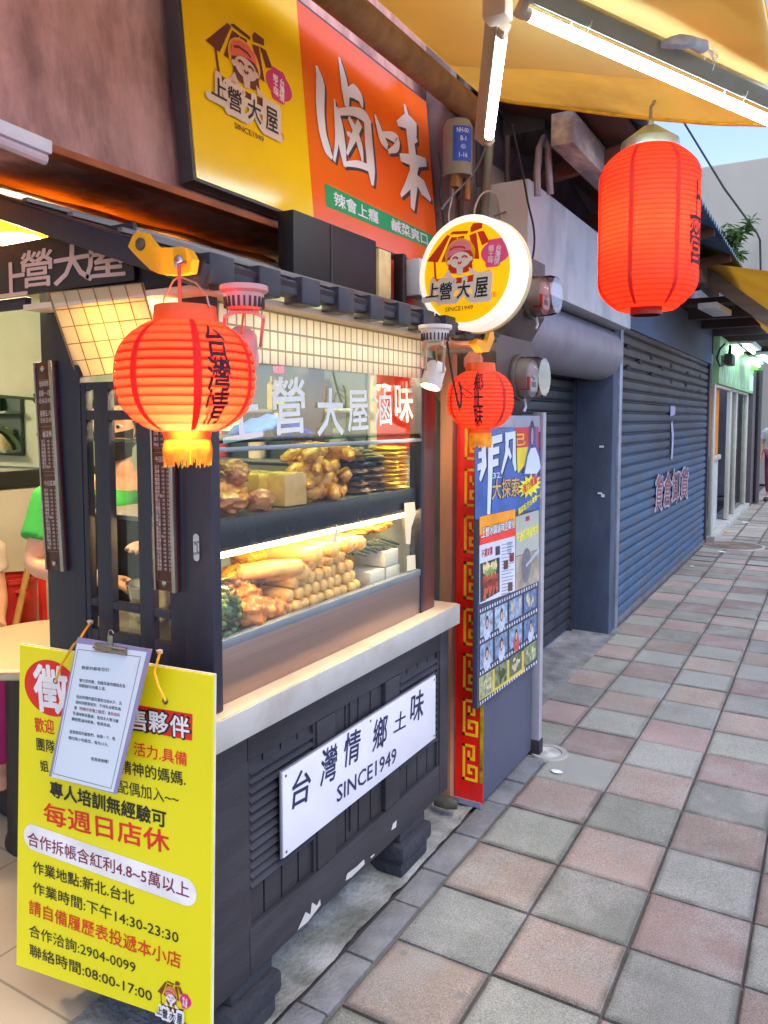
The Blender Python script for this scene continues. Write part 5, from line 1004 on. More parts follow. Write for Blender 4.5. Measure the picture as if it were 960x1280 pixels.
for px in ((113, 778), (200, 815)):
    MB().blob(at(px[0], px[1], 'Y', 1.245), (.009, .007, .007), 1, .4).single('adhesive_hook', mat('hook_white', '#c9c0ba', .6), 'small pale adhesive hook holding the '+('left' if px[0] < 150 else 'right')+' cord of the yellow board', 'hook', 'adhesive hooks')
# clipboard leaning over the board
cA, cB, cC, cD = at(61, 968, 'Y', 1.088), at(143, 991, 'Y', 1.108), at(188, 811, 'Y', 1.118), at(99, 797, 'Y', 1.105)
cbM = frame(cA, cB-cA, cD-cA); cb_ = thing('clipboard', 'clipboard with a typed white letter hanging askew over the yellow board', 'clipboard', cbM)
Q = [loc(cbM, *p) for p in ((61, 970), (145, 993), (189, 812), (97, 797))]
b = MB(cbM); b.prism(Q, -.004, 0); b.build('backing', mat('clip_lilac', '#8d86a8', .4, var=.05), cb_)
def ZC(x, y): return (x*.29167, 780+y*.29157)
b = MB(cbM); b.sheet([loc(cbM, *ZC(*p)) for p in ((222, 655), (487, 722), (630, 120), (332, 82))], .0008); b.build('sheet_of_paper', mat('paper_letter', '#cfdbe2', .6, var=.02), cb_)
b = MB(cbM); Bp = [(231, 640), (478, 704), (604, 140), (336, 108)]
for i in range(4): b.ribbon([loc(cbM, *ZC(*Bp[i])), loc(cbM, *ZC(*Bp[(i+1) % 4]))], [.0011, .0011], 0, .0014)
b.build('printed_border', mat('border_ink', '#3c4048', .6), cb_)
LI = mat('letter_ink', '#23303a', .6); LR = mat('letter_red', '#8a2f3c', .6)
for s, a_, b_, m_ in (('親愛的顧客您好：', (352, 186), (476, 197), LI), ('實在很抱歉，因酸菜產地價格及各', (342, 240), (540, 266), LI), ('項開銷均持續上漲。', (338, 262), (456, 278), LI), ('因此附贈的酸菜量無法給太多，且', (330, 310), (524, 340), LI), ('滷味供應需規定，不得私自索取過', (325, 333), (520, 364), LI), ('量（附贈中拒贈之酸菜）違背者將', (320, 357), (516, 390), LR), ('受滷味斷貨憂慮，造成本人無法繼', (314, 381), (510, 416), LI), ('續經營滷味銷售，敬請見諒。', (309, 405), (478, 436), LI), ('喜愛酸菜的顧客們，麻煩一下，敬', (300, 460), (496, 492), LI), ('請加買小包酸菜，每包15元。', (295, 486), (468, 518), LI), ('感恩謝謝喔！', (392, 576), (468, 590), LI)):
    T(s, cb_, cbM, ZC(*a_), ZC(*b_), 4.6, m_, z=.0013, off=.004, res=1)
u0, u1 = loc(cbM, *ZC(412, 95)), loc(cbM, *ZC(548, 118))
b = MB(cbM); du_ = u1[0]-u0[0]; b.box(u0[0], u1[0], min(u0[1], u1[1])-.008, max(u0[1], u1[1])+.008, .001, .006, .002); b.box((u0[0]+u1[0])/2-.008, (u0[0]+u1[0])/2+.006, u0[1], u0[1]+.03, .002, .005, .001); b.tube([(u0[0], u0[1], .008), (u1[0], u1[1], .008)], .003, 8); b.build('clip', mat('clip_steel', '#8a867c', .25, .9), cb_)
hh_ = ((u0[0]+u1[0])/2, u0[1]+.03); b = MB(cbM @ Matrix.Translation((hh_[0], hh_[1], .003))); b.tube([(.007*cos(a_), .007*sin(a_)+.005, 0) for a_ in [k*pi/6 for k in range(11)]], .0012, 5); b.build('wire_ring', mat('clip_steel', '#8a867c'), cb_)
# ================================================================ menu strips
MBRN = mat('menu_brown', '#4a1f18', .3, var=.15); MCH = mat('menu_chrome', '#a9a39a', .25, .8); MTX = mat('menu_text', '#cdbdb0', .6); MGD = mat('menu_gold', '#8a6238', .5)
def menu(name, label, tl, tr, bl_, brp, Y, secs, extra):
    Mf = frame(at(*bl_, 'Y', Y), at(*brp, 'Y', Y)-at(*bl_, 'Y', Y), at(*tl, 'Y', Y)-at(*bl_, 'Y', Y)); th = thing(name, label, 'menu board', Mf, 'menu strips')
    w_ = (loc(Mf, *brp)[0]); h_ = loc(Mf, *tl)[1]
    b = MB(Mf); b.box(0, w_, 0, h_, -.006, 0, .001); b.build('back_plate', MBRN, th)
    b = MB(Mf); b.box(w_*.84, w_, 0, h_, .0005, .010, .002).box(-.001, .004, 0, h_, .0005, .005, .001); b.build('chrome_edge', MCH, th)
    for yy in (.018, h_-.018): b = MB(Mf @ Matrix.Translation((w_*.42, yy, 0))); b.lathe([(.008, 0), (.007, .004), (.003, .006), (0, .006)], None, 14); b.build('screw', MCH, th)
    b = MB(Mf)
    for (f0, f1) in secs:
        y0, y1 = h_*f0, h_*f1
        for s_ in ((.006, w_*.8, y0, y0+.002), (.006, w_*.8, y1-.002, y1), (.006, .008, y0, y1), (w_*.8-.002, w_*.8, y0, y1)): b.rect(*s_, .0012)
    b.build('gold_frame', MGD, th)
    for s_, f, x0, x1, hh in extra: T(s_, th, Mf, (w_*x0, h_*f), (w_*x1, h_*f), hh, MTX, z=.0015, off=.012, px=False, res=1)
    return th, Mf, w_, h_
items = ['豆干', '海帶', '米血', '鴨頭', '鴨翅', '滷蛋', '鴨舌', '甜不辣', '鴨心', '豆皮', '鴨腱', '百頁', '雞爪', '鴨血', '大腸', '雞心', '豬耳', '蘭花干', '素雞', '貢丸', '鴨掌', '牛肚', '花生', '筍絲', '香菇', '金針', '魚板', '豆包', '豬皮', '粉腸']
rnd = random.Random(11)
def rows(f1, f0, n):
    ex = []
    for k in range(n):
        f = f1+(f0-f1)*(k+.5)/n; s_ = items[k % len(items)]; ex += [(s_, f, .12, .32+.10*(len(s_)-2), .0085), ('1份', f, .42, .54, .0065), (str(rnd.choice((10, 15, 20, 25, 30, 35, 40))), f, .64, .74, .0065)]
    return ex
ex = [('營業時間', .895, .2, .66, .014), ('星期一~四', .85, .15, .70, .015), ('15:00-20:00', .815, .15, .70, .013), ('星期五-六', .755, .15, .70, .015), ('15:00-20:30', .722, .15, .70, .013), ('鹹淩鴨', .655, .22, .68, .016), ('今日菜單', .42, .14, .72, .014)]+rows(.63, .49, 8)+rows(.395, .10, 16)
menu('menu_strip', 'narrow brown menu strip with opening hours on the left cart post', (46, 453), (72, 452), (59, 712), (83.5, 714), 1.255, [(.69, .915), (.475, .675), (.09, .46)], ex)
menu('menu_strip', 'narrow brown menu strip of dishes and prices behind the round glowing lantern', (190, 440), (217, 440), (195, 737), (223, 741), 1.255, [(.60, .93), (.04, .585)], [('今日菜單', .555, .14, .70, .014)]+rows(.925, .605, 14)+rows(.53, .085, 26))
# ================================================================ spot lamps under the soffit
def spot(label, base, head, dirv, lit, tone, power):
    th = thing('spotlight', label, 'spotlight', base, 'spotlights under the cart roof'); B_ = Vector(base); H_ = Vector(head); m_ = mat('spot_'+tone, tone, .4, var=.05)
    b = MB(); b.lathe([(.0, 0), (.048, 0), (.048, -.010), (.040, -.015), (.036, -.042), (.029, -.046), (0, -.046)], Matrix.Translation(B_), 32); b.build('canopy', m_, th)
    b = MB()
    for k in range(22):
        a_ = 2*pi*k/22; b.box(-.0025, .0025, -.002, .002, -.012, .008, 0, Matrix.Translation(B_+Vector((.0382*cos(a_), .0382*sin(a_), -.031))) @ Matrix.Rotation(a_, 4, 'Z'))
    b.build('vent_slots', mat('slot_dark', '#4b3a3a', .8), th)
    n_ = Vector(dirv).normalized(); sd_ = n_.cross(Vector((0, 0, 1))).normalized(); 
    b = MB()
    for s_ in (1, -1): b.tube([B_+Vector((0, 0, -.05))+sd_*.028*s_*.6, B_+Vector((0, 0, -.06))+sd_*.038*s_, H_+sd_*.040*s_, H_+sd_*.036*s_], .004, 8)
    b.tube([B_+Vector((0, 0, -.05))+sd_*.03, B_+Vector((0, 0, -.05))-sd_*.03], .004, 8); b.build('yoke', m_, th)
    Mx = frame(H_, sd_, n_.cross(sd_)); 
    if (Mx.col[2].to_3d()-n_).length > 1: Mx = frame(H_, sd_, -n_.cross(sd_))
    b = MB(Mx); b.lathe([(0, -.035), (.026, -.033), (.033, -.022), (.034, .03), (.036, .031), (.036, .05), (.031, .05), (.030, .032), (.0, .030)], None, 32); hd_ = b.build('head', m_, th)
    b = MB(Mx); b.disc(0, 0, .029, .029, .036); b.build('lens', lamp_mat('spot_lens', '#ffe0a0', 14) if lit else mat('lens_dark', '#3a2323', .2), th)
    b = MB(); b.tube([B_+Vector((0, 0, -.05)), (B_+H_)/2+Vector((.008, -.008, .0)), H_-n_*.03], .0025, 6); b.build('flex', mat('flex_tan', '#b98a4a', .5), th)
    if lit:
        l = bpy.data.lights.new('spot_light', 'SPOT'); l.energy = power; l.color = (1, .85, .6); l.spot_size = R(75); l.spot_blend = .5; l.shadow_soft_size = .03
        lo = bpy.data.objects.new('spot_light', l); COL.objects.link(lo); lo.parent = th; Ml = Matrix.Translation(H_+n_*.06) @ n_.to_track_quat('-Z', 'Y').to_matrix().to_4x4(); lo.matrix_local = W[th].inverted() @ Ml
spot('pinkish spotlight hanging tilted just behind the round glowing lantern', at(305, 358, 'Z', 1.795), at(302, 432, 'X', -1.095), (-.45, .55, -.55), False, '#d9a09a', 0)
spot('white lit spotlight hanging at the far end of the tiled valance', at(544, 407, 'Z', 1.795), at(543, 466, 'X', -1.12), (-.12, -.35, -.9), True, '#dcd3c6', 10)
# ================================================================ the food
def foodmat(name, c, **kw): kw.setdefault('rough', .27); kw.setdefault('var', .25); kw.setdefault('scale', 22); kw.setdefault('bump', .25); kw.setdefault('bscale', 70); return mat(name, c, **kw)
ZS = 1.298
# upper shelf
MT = foodmat('braised_meat', '#d08850', stain='#8a4a34', sscale=25, samt=.7); MT2 = foodmat('glazed_meat', '#e08a3c', stain='#8a3f2a', sscale=14, samt=.6)
MB().blob((-1.30, 1.43, 1.335), (.06, .07, .042), 4, .3, 4, seed=1).single('braised_meat', MT2, 'orange glazed lump of braised meat at the left of the upper shelf', 'meat', 'braised meats')
MB().blob((-1.31, 1.475, 1.395), (.045, .058, .034), 4, .32, 4, seed=4).single('braised_meat', MT, 'reddish lump of braised meat lying on top of the orange one', 'meat', 'braised meats')
MB().blob((-1.26, 1.53, 1.325), (.03, .045, .03), 3, .3, 4, seed=8).single('braised_meat', MT, 'small dark pink piece of braised meat in front of the tofu', 'meat', 'braised meats')
TF = foodmat('braised_tofu', '#e6b469', bump=.15, var=.12); TFY = foodmat('yellow_tofu', '#e9b24a', bump=.15, var=.12)
for k, (x, y, m_, l_) in enumerate(((-1.35, 1.60, TFY, 'yellow block of braised tofu behind the meat lumps'), (-1.29, 1.655, TF, 'pale tan block of braised tofu beside the chicken feet, nearest the glass'), (-1.42, 1.66, TF, 'pale tan block of braised tofu behind the one nearest the glass'))):
    MB().box(-.055, .055, -.045, .045, 0, .088, .008, Matrix.Translation((x, y, ZS+.001)) @ Matrix.Rotation(R((8, -4, 5)[k]), 4, 'Z')).single('tofu_block', m_, l_, 'tofu', 'braised tofu blocks')
WG = foodmat('chicken_foot', '#e39a3a', var=.25, stain='#94541c', sscale=34, samt=.7, bump=.5)
rnd = random.Random(4)
for k in range(36):
    lay = k//10; y = 1.725+.26*rnd.random() if lay < 2 else 1.76+.17*rnd.random(); x = -1.25-.06*rnd.random(); z = ZS+.024+.038*lay; a_ = rnd.uniform(-1.2, 1.2)+pi/2; c = Vector((x, y, z)); d1 = Vector((cos(a_)*.6, sin(a_), rnd.uniform(-.1, .25))); d2 = Vector((cos(a_+1.1)*.6, sin(a_+1.1), rnd.uniform(-.1, .3)))
    b = MB(); b.tube([c-d1*.075, c-d1*.055, c-d1*.03, c-d1*.01, c+Vector((0, 0, .012)), c+d2*.02, c+d2*.045, c+d2*.068], [.009, .016, .021, .018, .016, .019, .016, .008], 10)
    for f in (-.5, 0, .5): dd = (d2+Vector((-d2.y, d2.x, 0))*f).normalized(); b.tube([c+d2*.05, c+d2*.058+dd*.025], [.007, .004], 6)
    for v in b.b.verts: v.co += Vector((noise.noise(v.co*70), noise.noise(v.co*64+Vector((5, 0, 0))), noise.noise(v.co*75+Vector((0, 7, 0)))))*.007
    b.single('chicken_piece', WG, 'golden braised chicken wing or foot in the heap on the upper shelf', 'chicken', 'heap of braised chicken pieces', ang=1.2)
BLKm = foodmat('black_offal', '#6a4c34', stain='#8a6a48', sscale=40, samt=.6, bump=.7); BLK2 = foodmat('dark_kelp', '#20262a', rough=.2, bump=.5, stain='#4f5a5c', sscale=30, samt=.5)
for k in range(20):
    col_, row = k % 3, k//3; y = 1.93+col_*.095+rnd.uniform(-.008, .008); z = ZS+.010+row*.0205
    m_ = BLK2 if (col_ == 1 and row in (2, 4)) or (col_ == 2 and row == 4) else BLKm
    MB().blob((-1.385+rnd.uniform(-.008, .008) + (.07 if col_ else 0), y, z), (.07, .052, .0125), 3, .3, 7, seed=k+20).single('kelp_slab', m_, 'glossy dark folded kelp slab in the dark stack' if m_ is BLK2 else 'crinkled dark brown braised slab in the tall dark stack', 'braised slab', 'dark stacks of braised slabs', ang=1.4)
YL = foodmat('yellow_fishcake', '#f0b424', var=.15, stain='#d88a1a', sscale=14, samt=.5, bump=.15)
for k in range(20):
    col_, row = k % 2, k//2; MB().blob((-1.285+rnd.uniform(-.006, .006), 2.195+col_*.058+rnd.uniform(-.004, .004), ZS+.008+row*.0142), (.06, .034, .0085), 3, .15, 5, seed=k+60).single('fishcake_slice', YL, 'yellow flat fishcake slice in the double stack at the shelf end', 'fishcake', 'stacks of yellow fishcake slices', ang=1.4)
# lower display
ZL = 1.002
RL = foodmat('fishcake_roll', '#e6b76a', var=.16, bump=.1, stain='#c98a3c', sscale=9, samt=.5); RLE = mat('roll_end', '#d8c09a', .5, var=.1)
P_ = .0385; k = 0
for row in range(4):
    n_ = 10-row
    for i in range(n_):
        y = 1.625+row*.019+i*P_; z = ZL+.020+row*.0335; xo = -1.234-rnd.uniform(0, .012)-row*.004; r_ = .0188*rnd.uniform(.95, 1.03)
        b = MB(); b.tube([(xo, y, z), (xo-.004, y, z), (xo-.02, y+rnd.uniform(-.001, .001), z), (xo-.085, y+.001, z), (xo-.15, y, z)], [r_*.72, r_*.9, r_, r_, r_*.8], 14)
        b.single('fishcake_roll', RL, 'tan fishcake roll in the neat pile of rolls on the lower display', 'fishcake roll', 'pile of fishcake rolls', ang=1.0)
for i, (y, z, l_, rz_) in enumerate(((1.70, 1.158, .17, 18), (1.765, 1.162, .19, 14), (1.85, 1.165, .19, 10), (1.93, 1.16, .17, 8), (1.60, 1.13, .19, 60), (1.655, 1.11, .15, 40))):
    b = MB(Matrix.Translation((-1.285, y, z)) @ Matrix.Rotation(R(rz_), 4, 'Z')); b.tube([(-l_/2, 0, 0), (-l_/2+.012, 0, 0), (0, 0, .004), (l_/2-.012, 0, 0), (l_/2, 0, -.002)], [.012, .022, .024, .022, .012], 14)
    b.single('fishcake_roll', RL, 'large tan sausage-like roll laid across the top of the roll pile', 'fishcake roll', 'large rolls on top of the pile')
OF = foodmat('braised_offal', '#d0803c', stain='#9a5326', sscale=16, samt=.5)
for k, (x, y, z, r_) in enumerate(((-1.25, 1.475, 1.04, (.035, .045, .042)), (-1.265, 1.54, 1.035, (.035, .04, .035)), (-1.30, 1.51, 1.075, (.04, .05, .03)), (-1.25, 1.585, 1.028, (.025, .03, .03)))):
    MB().blob((x, y, z), r_, 4, .36, 4, seed=k+90).single('offal_piece', OF, 'glossy orange braised offal piece beside the bag of greens', 'offal', 'braised offal pieces', ang=1.4)
YT = foodmat('yellow_tripe', '#f0a820', bump=.8, bscale=160)
for k, (x, y, z, r_) in enumerate(((-1.42, 1.78, 1.16, (.07, .075, .05)), (-1.40, 1.66, 1.15, (.06, .06, .035)), (-1.36, 1.56, 1.115, (.05, .07, .03)), (-1.40, 1.69, 1.205, (.03, .035, .03)))):
    MB().blob((x, y, z), r_, 3, .25, 5, seed=k+120).single('tripe_piece', YT, 'bright yellow braised tripe piece heaped behind the rolls', 'tripe', 'yellow tripe heap', ang=1.4)
for k in range(4): MB().tube([(-1.40+.02*k, 1.36+.01*k, 1.10+.006*k), (-1.36+.01*k, 1.53, 1.115+.004*k)], .0025, 6).single('bamboo_skewer', mat('bamboo', '#d9b25a', .6), 'thin bamboo skewer poking from the yellow tripe heap', 'skewer', 'bamboo skewers')
SK = foodmat('brown_gizzard', '#6a4426')
for k in range(5): MB().blob((-1.32, 1.47+.03*k, 1.10+.006*(k % 2)), (.022, .018, .018), 2, .3, 5, seed=k+140).single('gizzard', SK, 'brown gizzard chunk on the skewers behind the offal', 'gizzard', 'brown gizzard chunks', ang=1.4)
GRN = foodmat('dark_greens', '#3e4a28', stain='#1f2a14', sscale=20, samt=.6, rough=.3)
for k in range(14): y = 1.97+.02*k*.8; MB().tube([(-1.26-.01*(k % 3), y-.05, 1.118+.008*(k % 3)), (-1.27, y, 1.128+.008*(k % 3)), (-1.25, y+.06, 1.105+.006*(k % 4))], [.005, .009, .004], 7).single('green_stalk', GRN, 'dark green braised stalk in the bundle above the white tofu', 'vegetable', 'bundle of dark green stalks')
BR = foodmat('braised_ear', '#c47a2c', stain='#8a4a1c', sscale=18, samt=.5)
for k, (y, z, r_) in enumerate(((1.95, 1.165, (.05, .055, .014)), (2.02, 1.172, (.05, .06, .014)), (2.09, 1.185, (.045, .05, .03)), (2.17, 1.17, (.035, .06, .016)), (2.235, 1.18, (.03, .035, .018)))):
    MB().blob((-1.31, y, z), r_, 3, .3, 5, seed=k+160).single('braised_ear', BR, 'brown glazed braised piece lying over the dark greens', 'meat', 'brown braised pieces over the greens', ang=1.4)
WT = mat('white_tofu', '#e0d4bd', .5, var=.05)
for k, (y, z, l_) in enumerate(((2.075, ZL, 'white tofu block, lower left of the three in the display corner'), (2.175, ZL, 'white tofu block, lower right of the three in the display corner'), (2.165, ZL+.052, 'white tofu block lying on the other two in the display corner'))):
    MB().box(-1.33, -1.235, y-.045, y+.045, z, z+.05, .005).single('tofu_block', WT, l_, 'tofu', 'white tofu blocks')
bg = thing('bag_of_greens', 'clear plastic bag of green vegetables in the lower left display corner', 'bag', (-1.27, 1.37, ZL))
b = MB()
for k in range(34): c = Vector((-1.26+rnd.uniform(-.03, .03), 1.36+rnd.uniform(-.05, .06), ZL+.015+rnd.uniform(0, .085))); b.blob(c, (.018, .012, .010), 1, .3, 4, seed=k)
b.build('greens', foodmat('green_beans', '#6d8a3c', var=.5, scale=30), bg, ang=1.4)
MB().blob((-1.262, 1.365, ZL+.062), (.045, .075, .07), 3, .25, 6, seed=3).build('plastic_film', glass('plastic_film', (.93, .96, .93), 1.6, .15), bg, ang=1.4)
# bowls behind
def bowl(label, c, r_, h_, m_, grp='bowls in the display'):
    MB().lathe([(0, .004), (r_*.75, .004), (r_, h_), (r_*1.05, h_+.004), (r_*1.03, h_+.008), (r_*.97, h_+.002), (r_*.72, .0), (0, 0)], Matrix.Translation(c), 28).single('bowl', m_, label, 'bowl', grp)
STL = mat('bowl_steel', '#b5b5b0', .25, .9)
bowl('steel bowl behind the skewers on the lower display', (-1.55, 1.44, ZL), .07, .09, STL); bowl('small steel bowl behind the yellow tripe heap', (-1.56, 1.66, ZL), .06, .07, STL)
MB().lathe([(.06, 0), (.06, .10), (.055, .10), (.055, .004), (0, .004)], Matrix.Translation((-1.58, 1.53, ZL+.09)), 24).single('clear_tub', glass('tub_plastic', (.9, .95, .93), 1.6, .1), 'clear plastic tub standing behind the steel bowls', 'tub')
# on the glass shelf
sq = thing('sauce_bottle', 'white squeeze bottle half full of brown sauce behind the round lantern', 'bottle', (-1.34, 1.40, 1.483))
MB().lathe([(0, 0), (.036, 0), (.038, .005), (.038, .11), (.033, .125), (.02, .135), (.02, .15), (0, .15)], Matrix.Translation((-1.34, 1.42, 1.483)), 24).build('body', mat('bottle_cream', '#d8c9a0', .4, trans=.3), sq)
MB().lathe([(.0388, .004), (.0388, .06), (.0, .06)], Matrix.Translation((-1.34, 1.42, 1.483)), 24).build('sauce', mat('sauce_brown', '#9a6a4a', .4), sq)
MB().lathe([(.022, .15), (.022, .165), (.006, .19), (.004, .215), (0, .215)], Matrix.Translation((-1.34, 1.42, 1.483)), 18).build('nozzle', mat('nozzle_cream', '#e5d9b4', .4), sq)
b = MB(); b.grid(lambda u, v: Vector((-1.52+u*.14, 1.68+v*.26, 1.486+max(0, .055*sin(pi*v)*(.6+.4*sin(pi*u)))+.012*noise.noise(Vector((u*5, v*7, 2))))), 14, 22, .003); b.single('blue_cloth', mat('cloth_blue', '#3f78d8', .8, var=.15, bump=.4, bscale=300), 'crumpled blue cloth on the glass shelf behind the white characters', 'cloth', ang=1.4)
# hanging things inside the stall
pr_ = thing('price_strip', 'black strip of yellow and pink handwritten prices hanging inside the stall', 'price list', (-1.75, 2.1, 1.5))
psM = frame((-1.72, 2.16, 1.49), (.88, .47, 0), (0, 0, 1)); b = MB(psM); b.box(0, .05, 0, .30, -.002, 0); b.build('strip', mat('strip_black', '#22221f', .6), pr_)
for k, (s, c_) in enumerate((('小菜', '#b8e020'), ('鴨翅', '#e8408a'), ('豆干', '#d9d9c9'), ('大腸', '#b8e020'), ('雞爪', '#d9d9c9'))): T(s, pr_, psM, (.006, .27-k*.055), (.044, .27-k*.055), .026, mat('chalk'+c_, c_, .6), z=.001, off=.02, px=False)
MB().lathe([(.045, 0), (.05, .22), (.045, .30), (.0, .31)], Matrix.Translation((-1.80, 2.02, 1.49)), 20).single('cup_holder', mat('holder_green', '#b9cdb9', .4), 'pale tall cup holder beside the black price strip', 'holder')
b = MB(); b.grid(lambda u, v: Vector((-1.80+.02*sin(v*14), 1.82+v*.16, 1.50+u*.26)), 4, 14); b.single('hanging_bags', mat('dark_bags', '#39453f', .4, var=.4, scale=20, trans=.2), 'bundle of dark plastic bags hanging inside the stall', 'bags')
# ================================================================ shop interior beyond the cart
mr2 = thing('mirror', 'wall mirror at the far left reflecting the lit display', 'mirror', at(30, 585, 'X', -3.38))
Q_ = [at(x, y, 'X', -3.39) for x, y in ((-40, 580), (54, 585), (54, 500), (-40, 492))]
b = MB(); b.quad(*[q+Vector((.012, 0, 0)) for q in Q_]); b.build('glass', mat('mirror_glass', (.8, .86, .84), .02, 1.0, var=0), mr2)
b = MB(); b.bar(Q_[1]+Vector((.02, 0, 0)), Q_[2]+Vector((.02, 0, 0)), .012, .012).bar(Q_[2]+Vector((.02, 0, 0)), Q_[3]+Vector((.02, 0, 0)), .012, .012); b.build('frame', mat('mirror_frame', '#3a4a3a', .5), mr2)
q0 = at(-30, 614, 'X', -3.38); q1 = at(80, 585, 'X', -3.38); b = MB(); b.box(-3.4, -3.36, 1.2, 2.77, q0.z, q1.z, .004); b.single('black_shelf_rail', mat('rail_black2', '#22241f', .5), 'black rail running along the pale green wall below the mirror', 'rail')
b = MB(); b.box(-3.4, -3.33, 1.0, 2.77, .05, q0.z-.004, .004); b.single('white_panel', mat('panel_offwhite', '#c9c4ae', .5, var=.04), 'off-white wall panel behind the broom and red bin', 'panel')
for k, pts in enumerate(([(0, 534), (12, 542), (22, 555), (24, 562)], [(44, 492), (54, 505), (60, 525), (58, 538)], [(52, 494), (62, 510), (60, 525), (56, 540), (54, 545)])):
    MB().tube([at(x, y, 'X', -3.36) for x, y in pts], .012, 6).single('wall_cable', mat('cable_green', '#38502f', .6), ('dark green cable arching on the wall left of the mirror', 'dark green cable looping down beside the mirror, the inner one', 'dark green cable looping down beside the mirror, the outer one')[k], 'cable', 'cables on the pale green wall')
ac = at(25, 388, 'X', -2.9); b = MB(); b.box(-3.2, -2.75, 1.55, 2.1, 2.06, 2.118, .01).single('ceiling_unit', mat('unit_white', '#cfc8b4', .5), 'pale flat ceiling unit in the shop behind the cart', 'ceiling unit')
lpz = at(25, 305, 'Z', 2.05); th = thing('ceiling_lamp', 'lit warm lamp under the orange sheet lining at the far left', 'lamp', lpz); MB().lathe([(0, -.02), (.045, -.012), (.06, .008), (.06, .02), (0, .02)], Matrix.Translation(lpz), 24).build('glow_disc', lamp_mat('warm_disc', '#ffe9a8', 12), th)
l = bpy.data.lights.new('ceiling_lamp', 'POINT'); l.energy = 24; l.color = (1, .84, .55); l.shadow_soft_size = .08; lo = bpy.data.objects.new('ceiling_lamp', l); COL.objects.link(lo); lo.parent = th; lo.location = (0, 0, -.09)
tb = thing('round_table', 'cream round table top with steel edge behind the yellow board', 'table', (-2.43, 1.76, 0))
MB().lathe([(0, .70), (.315, .70), (.33, .708), (.33, .722), (.32, .73), (0, .73)], Matrix.Translation((-2.43, 1.76, 0)), 64).build('tabletop', mat('table_cream', '#e0cfa6', .3, var=.04), tb)
MB().lathe([(.3315, .695), (.335, .70), (.335, .716), (.3315, .72)], Matrix.Translation((-2.43, 1.76, 0)), 64).build('edge_band', mat('edge_steel', '#b0aa9a', .3, .9), tb)
MB().lathe([(.17, .0), (.17, .02), (.16, .04), (.15, .699)], Matrix.Translation((-2.43, 1.76, 0)), 24).build('skirt', mat('pedestal_black', '#1b1d1f', .5), tb)
bn = thing('bin', 'red plastic bin by the off-white wall panel', 'bin', at(12, 800, 'X', -3.22)); c = at(15, 720, 'X', -3.22)
MB().lathe([(.0, .005), (.085, .005), (.105, c.z-.02), (.115, c.z-.02), (.115, c.z), (.10, c.z)], Matrix.Translation((c.x, c.y, 0)), 28).build('bucket', mat('bin_red', '#c22a1e', .4), bn)
bm2 = thing('broom', 'long wooden handled broom leaning against the off-white panel', 'broom', at(18, 790, 'X', -2.95)); MB().tube([at(16, 798, 'X', -2.9), at(47, 655, 'X', -3.25)], .014, 8).build('handle', mat('broom_wood', '#a5803f', .6, var=.2), bm2)
MB().bar(at(26, 738, 'X', -3.04), at(31, 748, 'X', -3.04), .04, .035).build('clamp', mat('bin_red', '#c22a1e'), bm2)
rf = thing('red_stand', 'red metal stand bar beside the broom', 'stand', at(54, 800, 'X', -3.0)); MB().bar(at(55, 800, 'X', -3.0), at(51, 690, 'X', -3.0), .024, .024).build('upright', mat('stand_red', '#d2281e', .4), rf); MB().bar(at(46, 690, 'X', -3.0), at(57, 688, 'X', -3.0), .024, .024).build('crossbar', mat('stand_red', '#d2281e'), rf)
b = MB(); b.box(-2.15, -1.76, 2.45, 2.77, 0, 1.25, .01).single('yellow_cabinet', mat('cab_yellow', '#e0b020', .5, var=.08), 'yellow cabinet standing behind the far end of the cart', 'cabinet')
b = MB(); b.box(-1.62, -1.44, 2.71, 2.77, 1.40, 1.72, .005).single('red_banner', mat('banner_red', '#d8341c', .5, var=.1), 'orange red panel on the inner side wall behind the far cart end', 'panel')
wr = thing('wall_rack', 'dark teal wall rack with jars on the inner side wall seen through the upper glass', 'rack', (-2.25, 2.72, 1.32))
b = MB(); b.box(-2.75, -1.70, 2.755, 2.775, 1.32, 1.98, .004); b.build('back_panel', mat('rack_teal', '#3c5450', .5, var=.2, scale=4), wr)
for z in (1.34, 1.56, 1.78): MB().box(-2.75, -1.70, 2.66, 2.755, z, z+.015, .003).build('shelf', mat('rack_grey', '#7d8a86', .4, .4), wr)
for k in range(9):
    x = -2.68+.11*k; zz = (1.3555, 1.5755)[k % 2]; c_ = ('#c9b98a', '#3f4a44', '#b5402c', '#8aa39a', '#d9d2b8')[k % 5]; hh = rnd.uniform(.09, .15); b = MB(); b.lathe([(0, 0), (.038, 0), (.040, .01), (.040, hh*.75), (.026, hh*.86), (.026, hh), (0, hh)], Matrix.Translation((x, 2.705, zz)), 18)
    b.single('jar', mat('jar'+c_, c_, .35, var=.15), ('tan', 'dark', 'red', 'grey green', 'cream')[k % 5]+' jar on the dark teal wall rack, '+('lower' if k % 2 == 0 else 'middle')+' shelf', 'jar', 'jars on the wall rack')
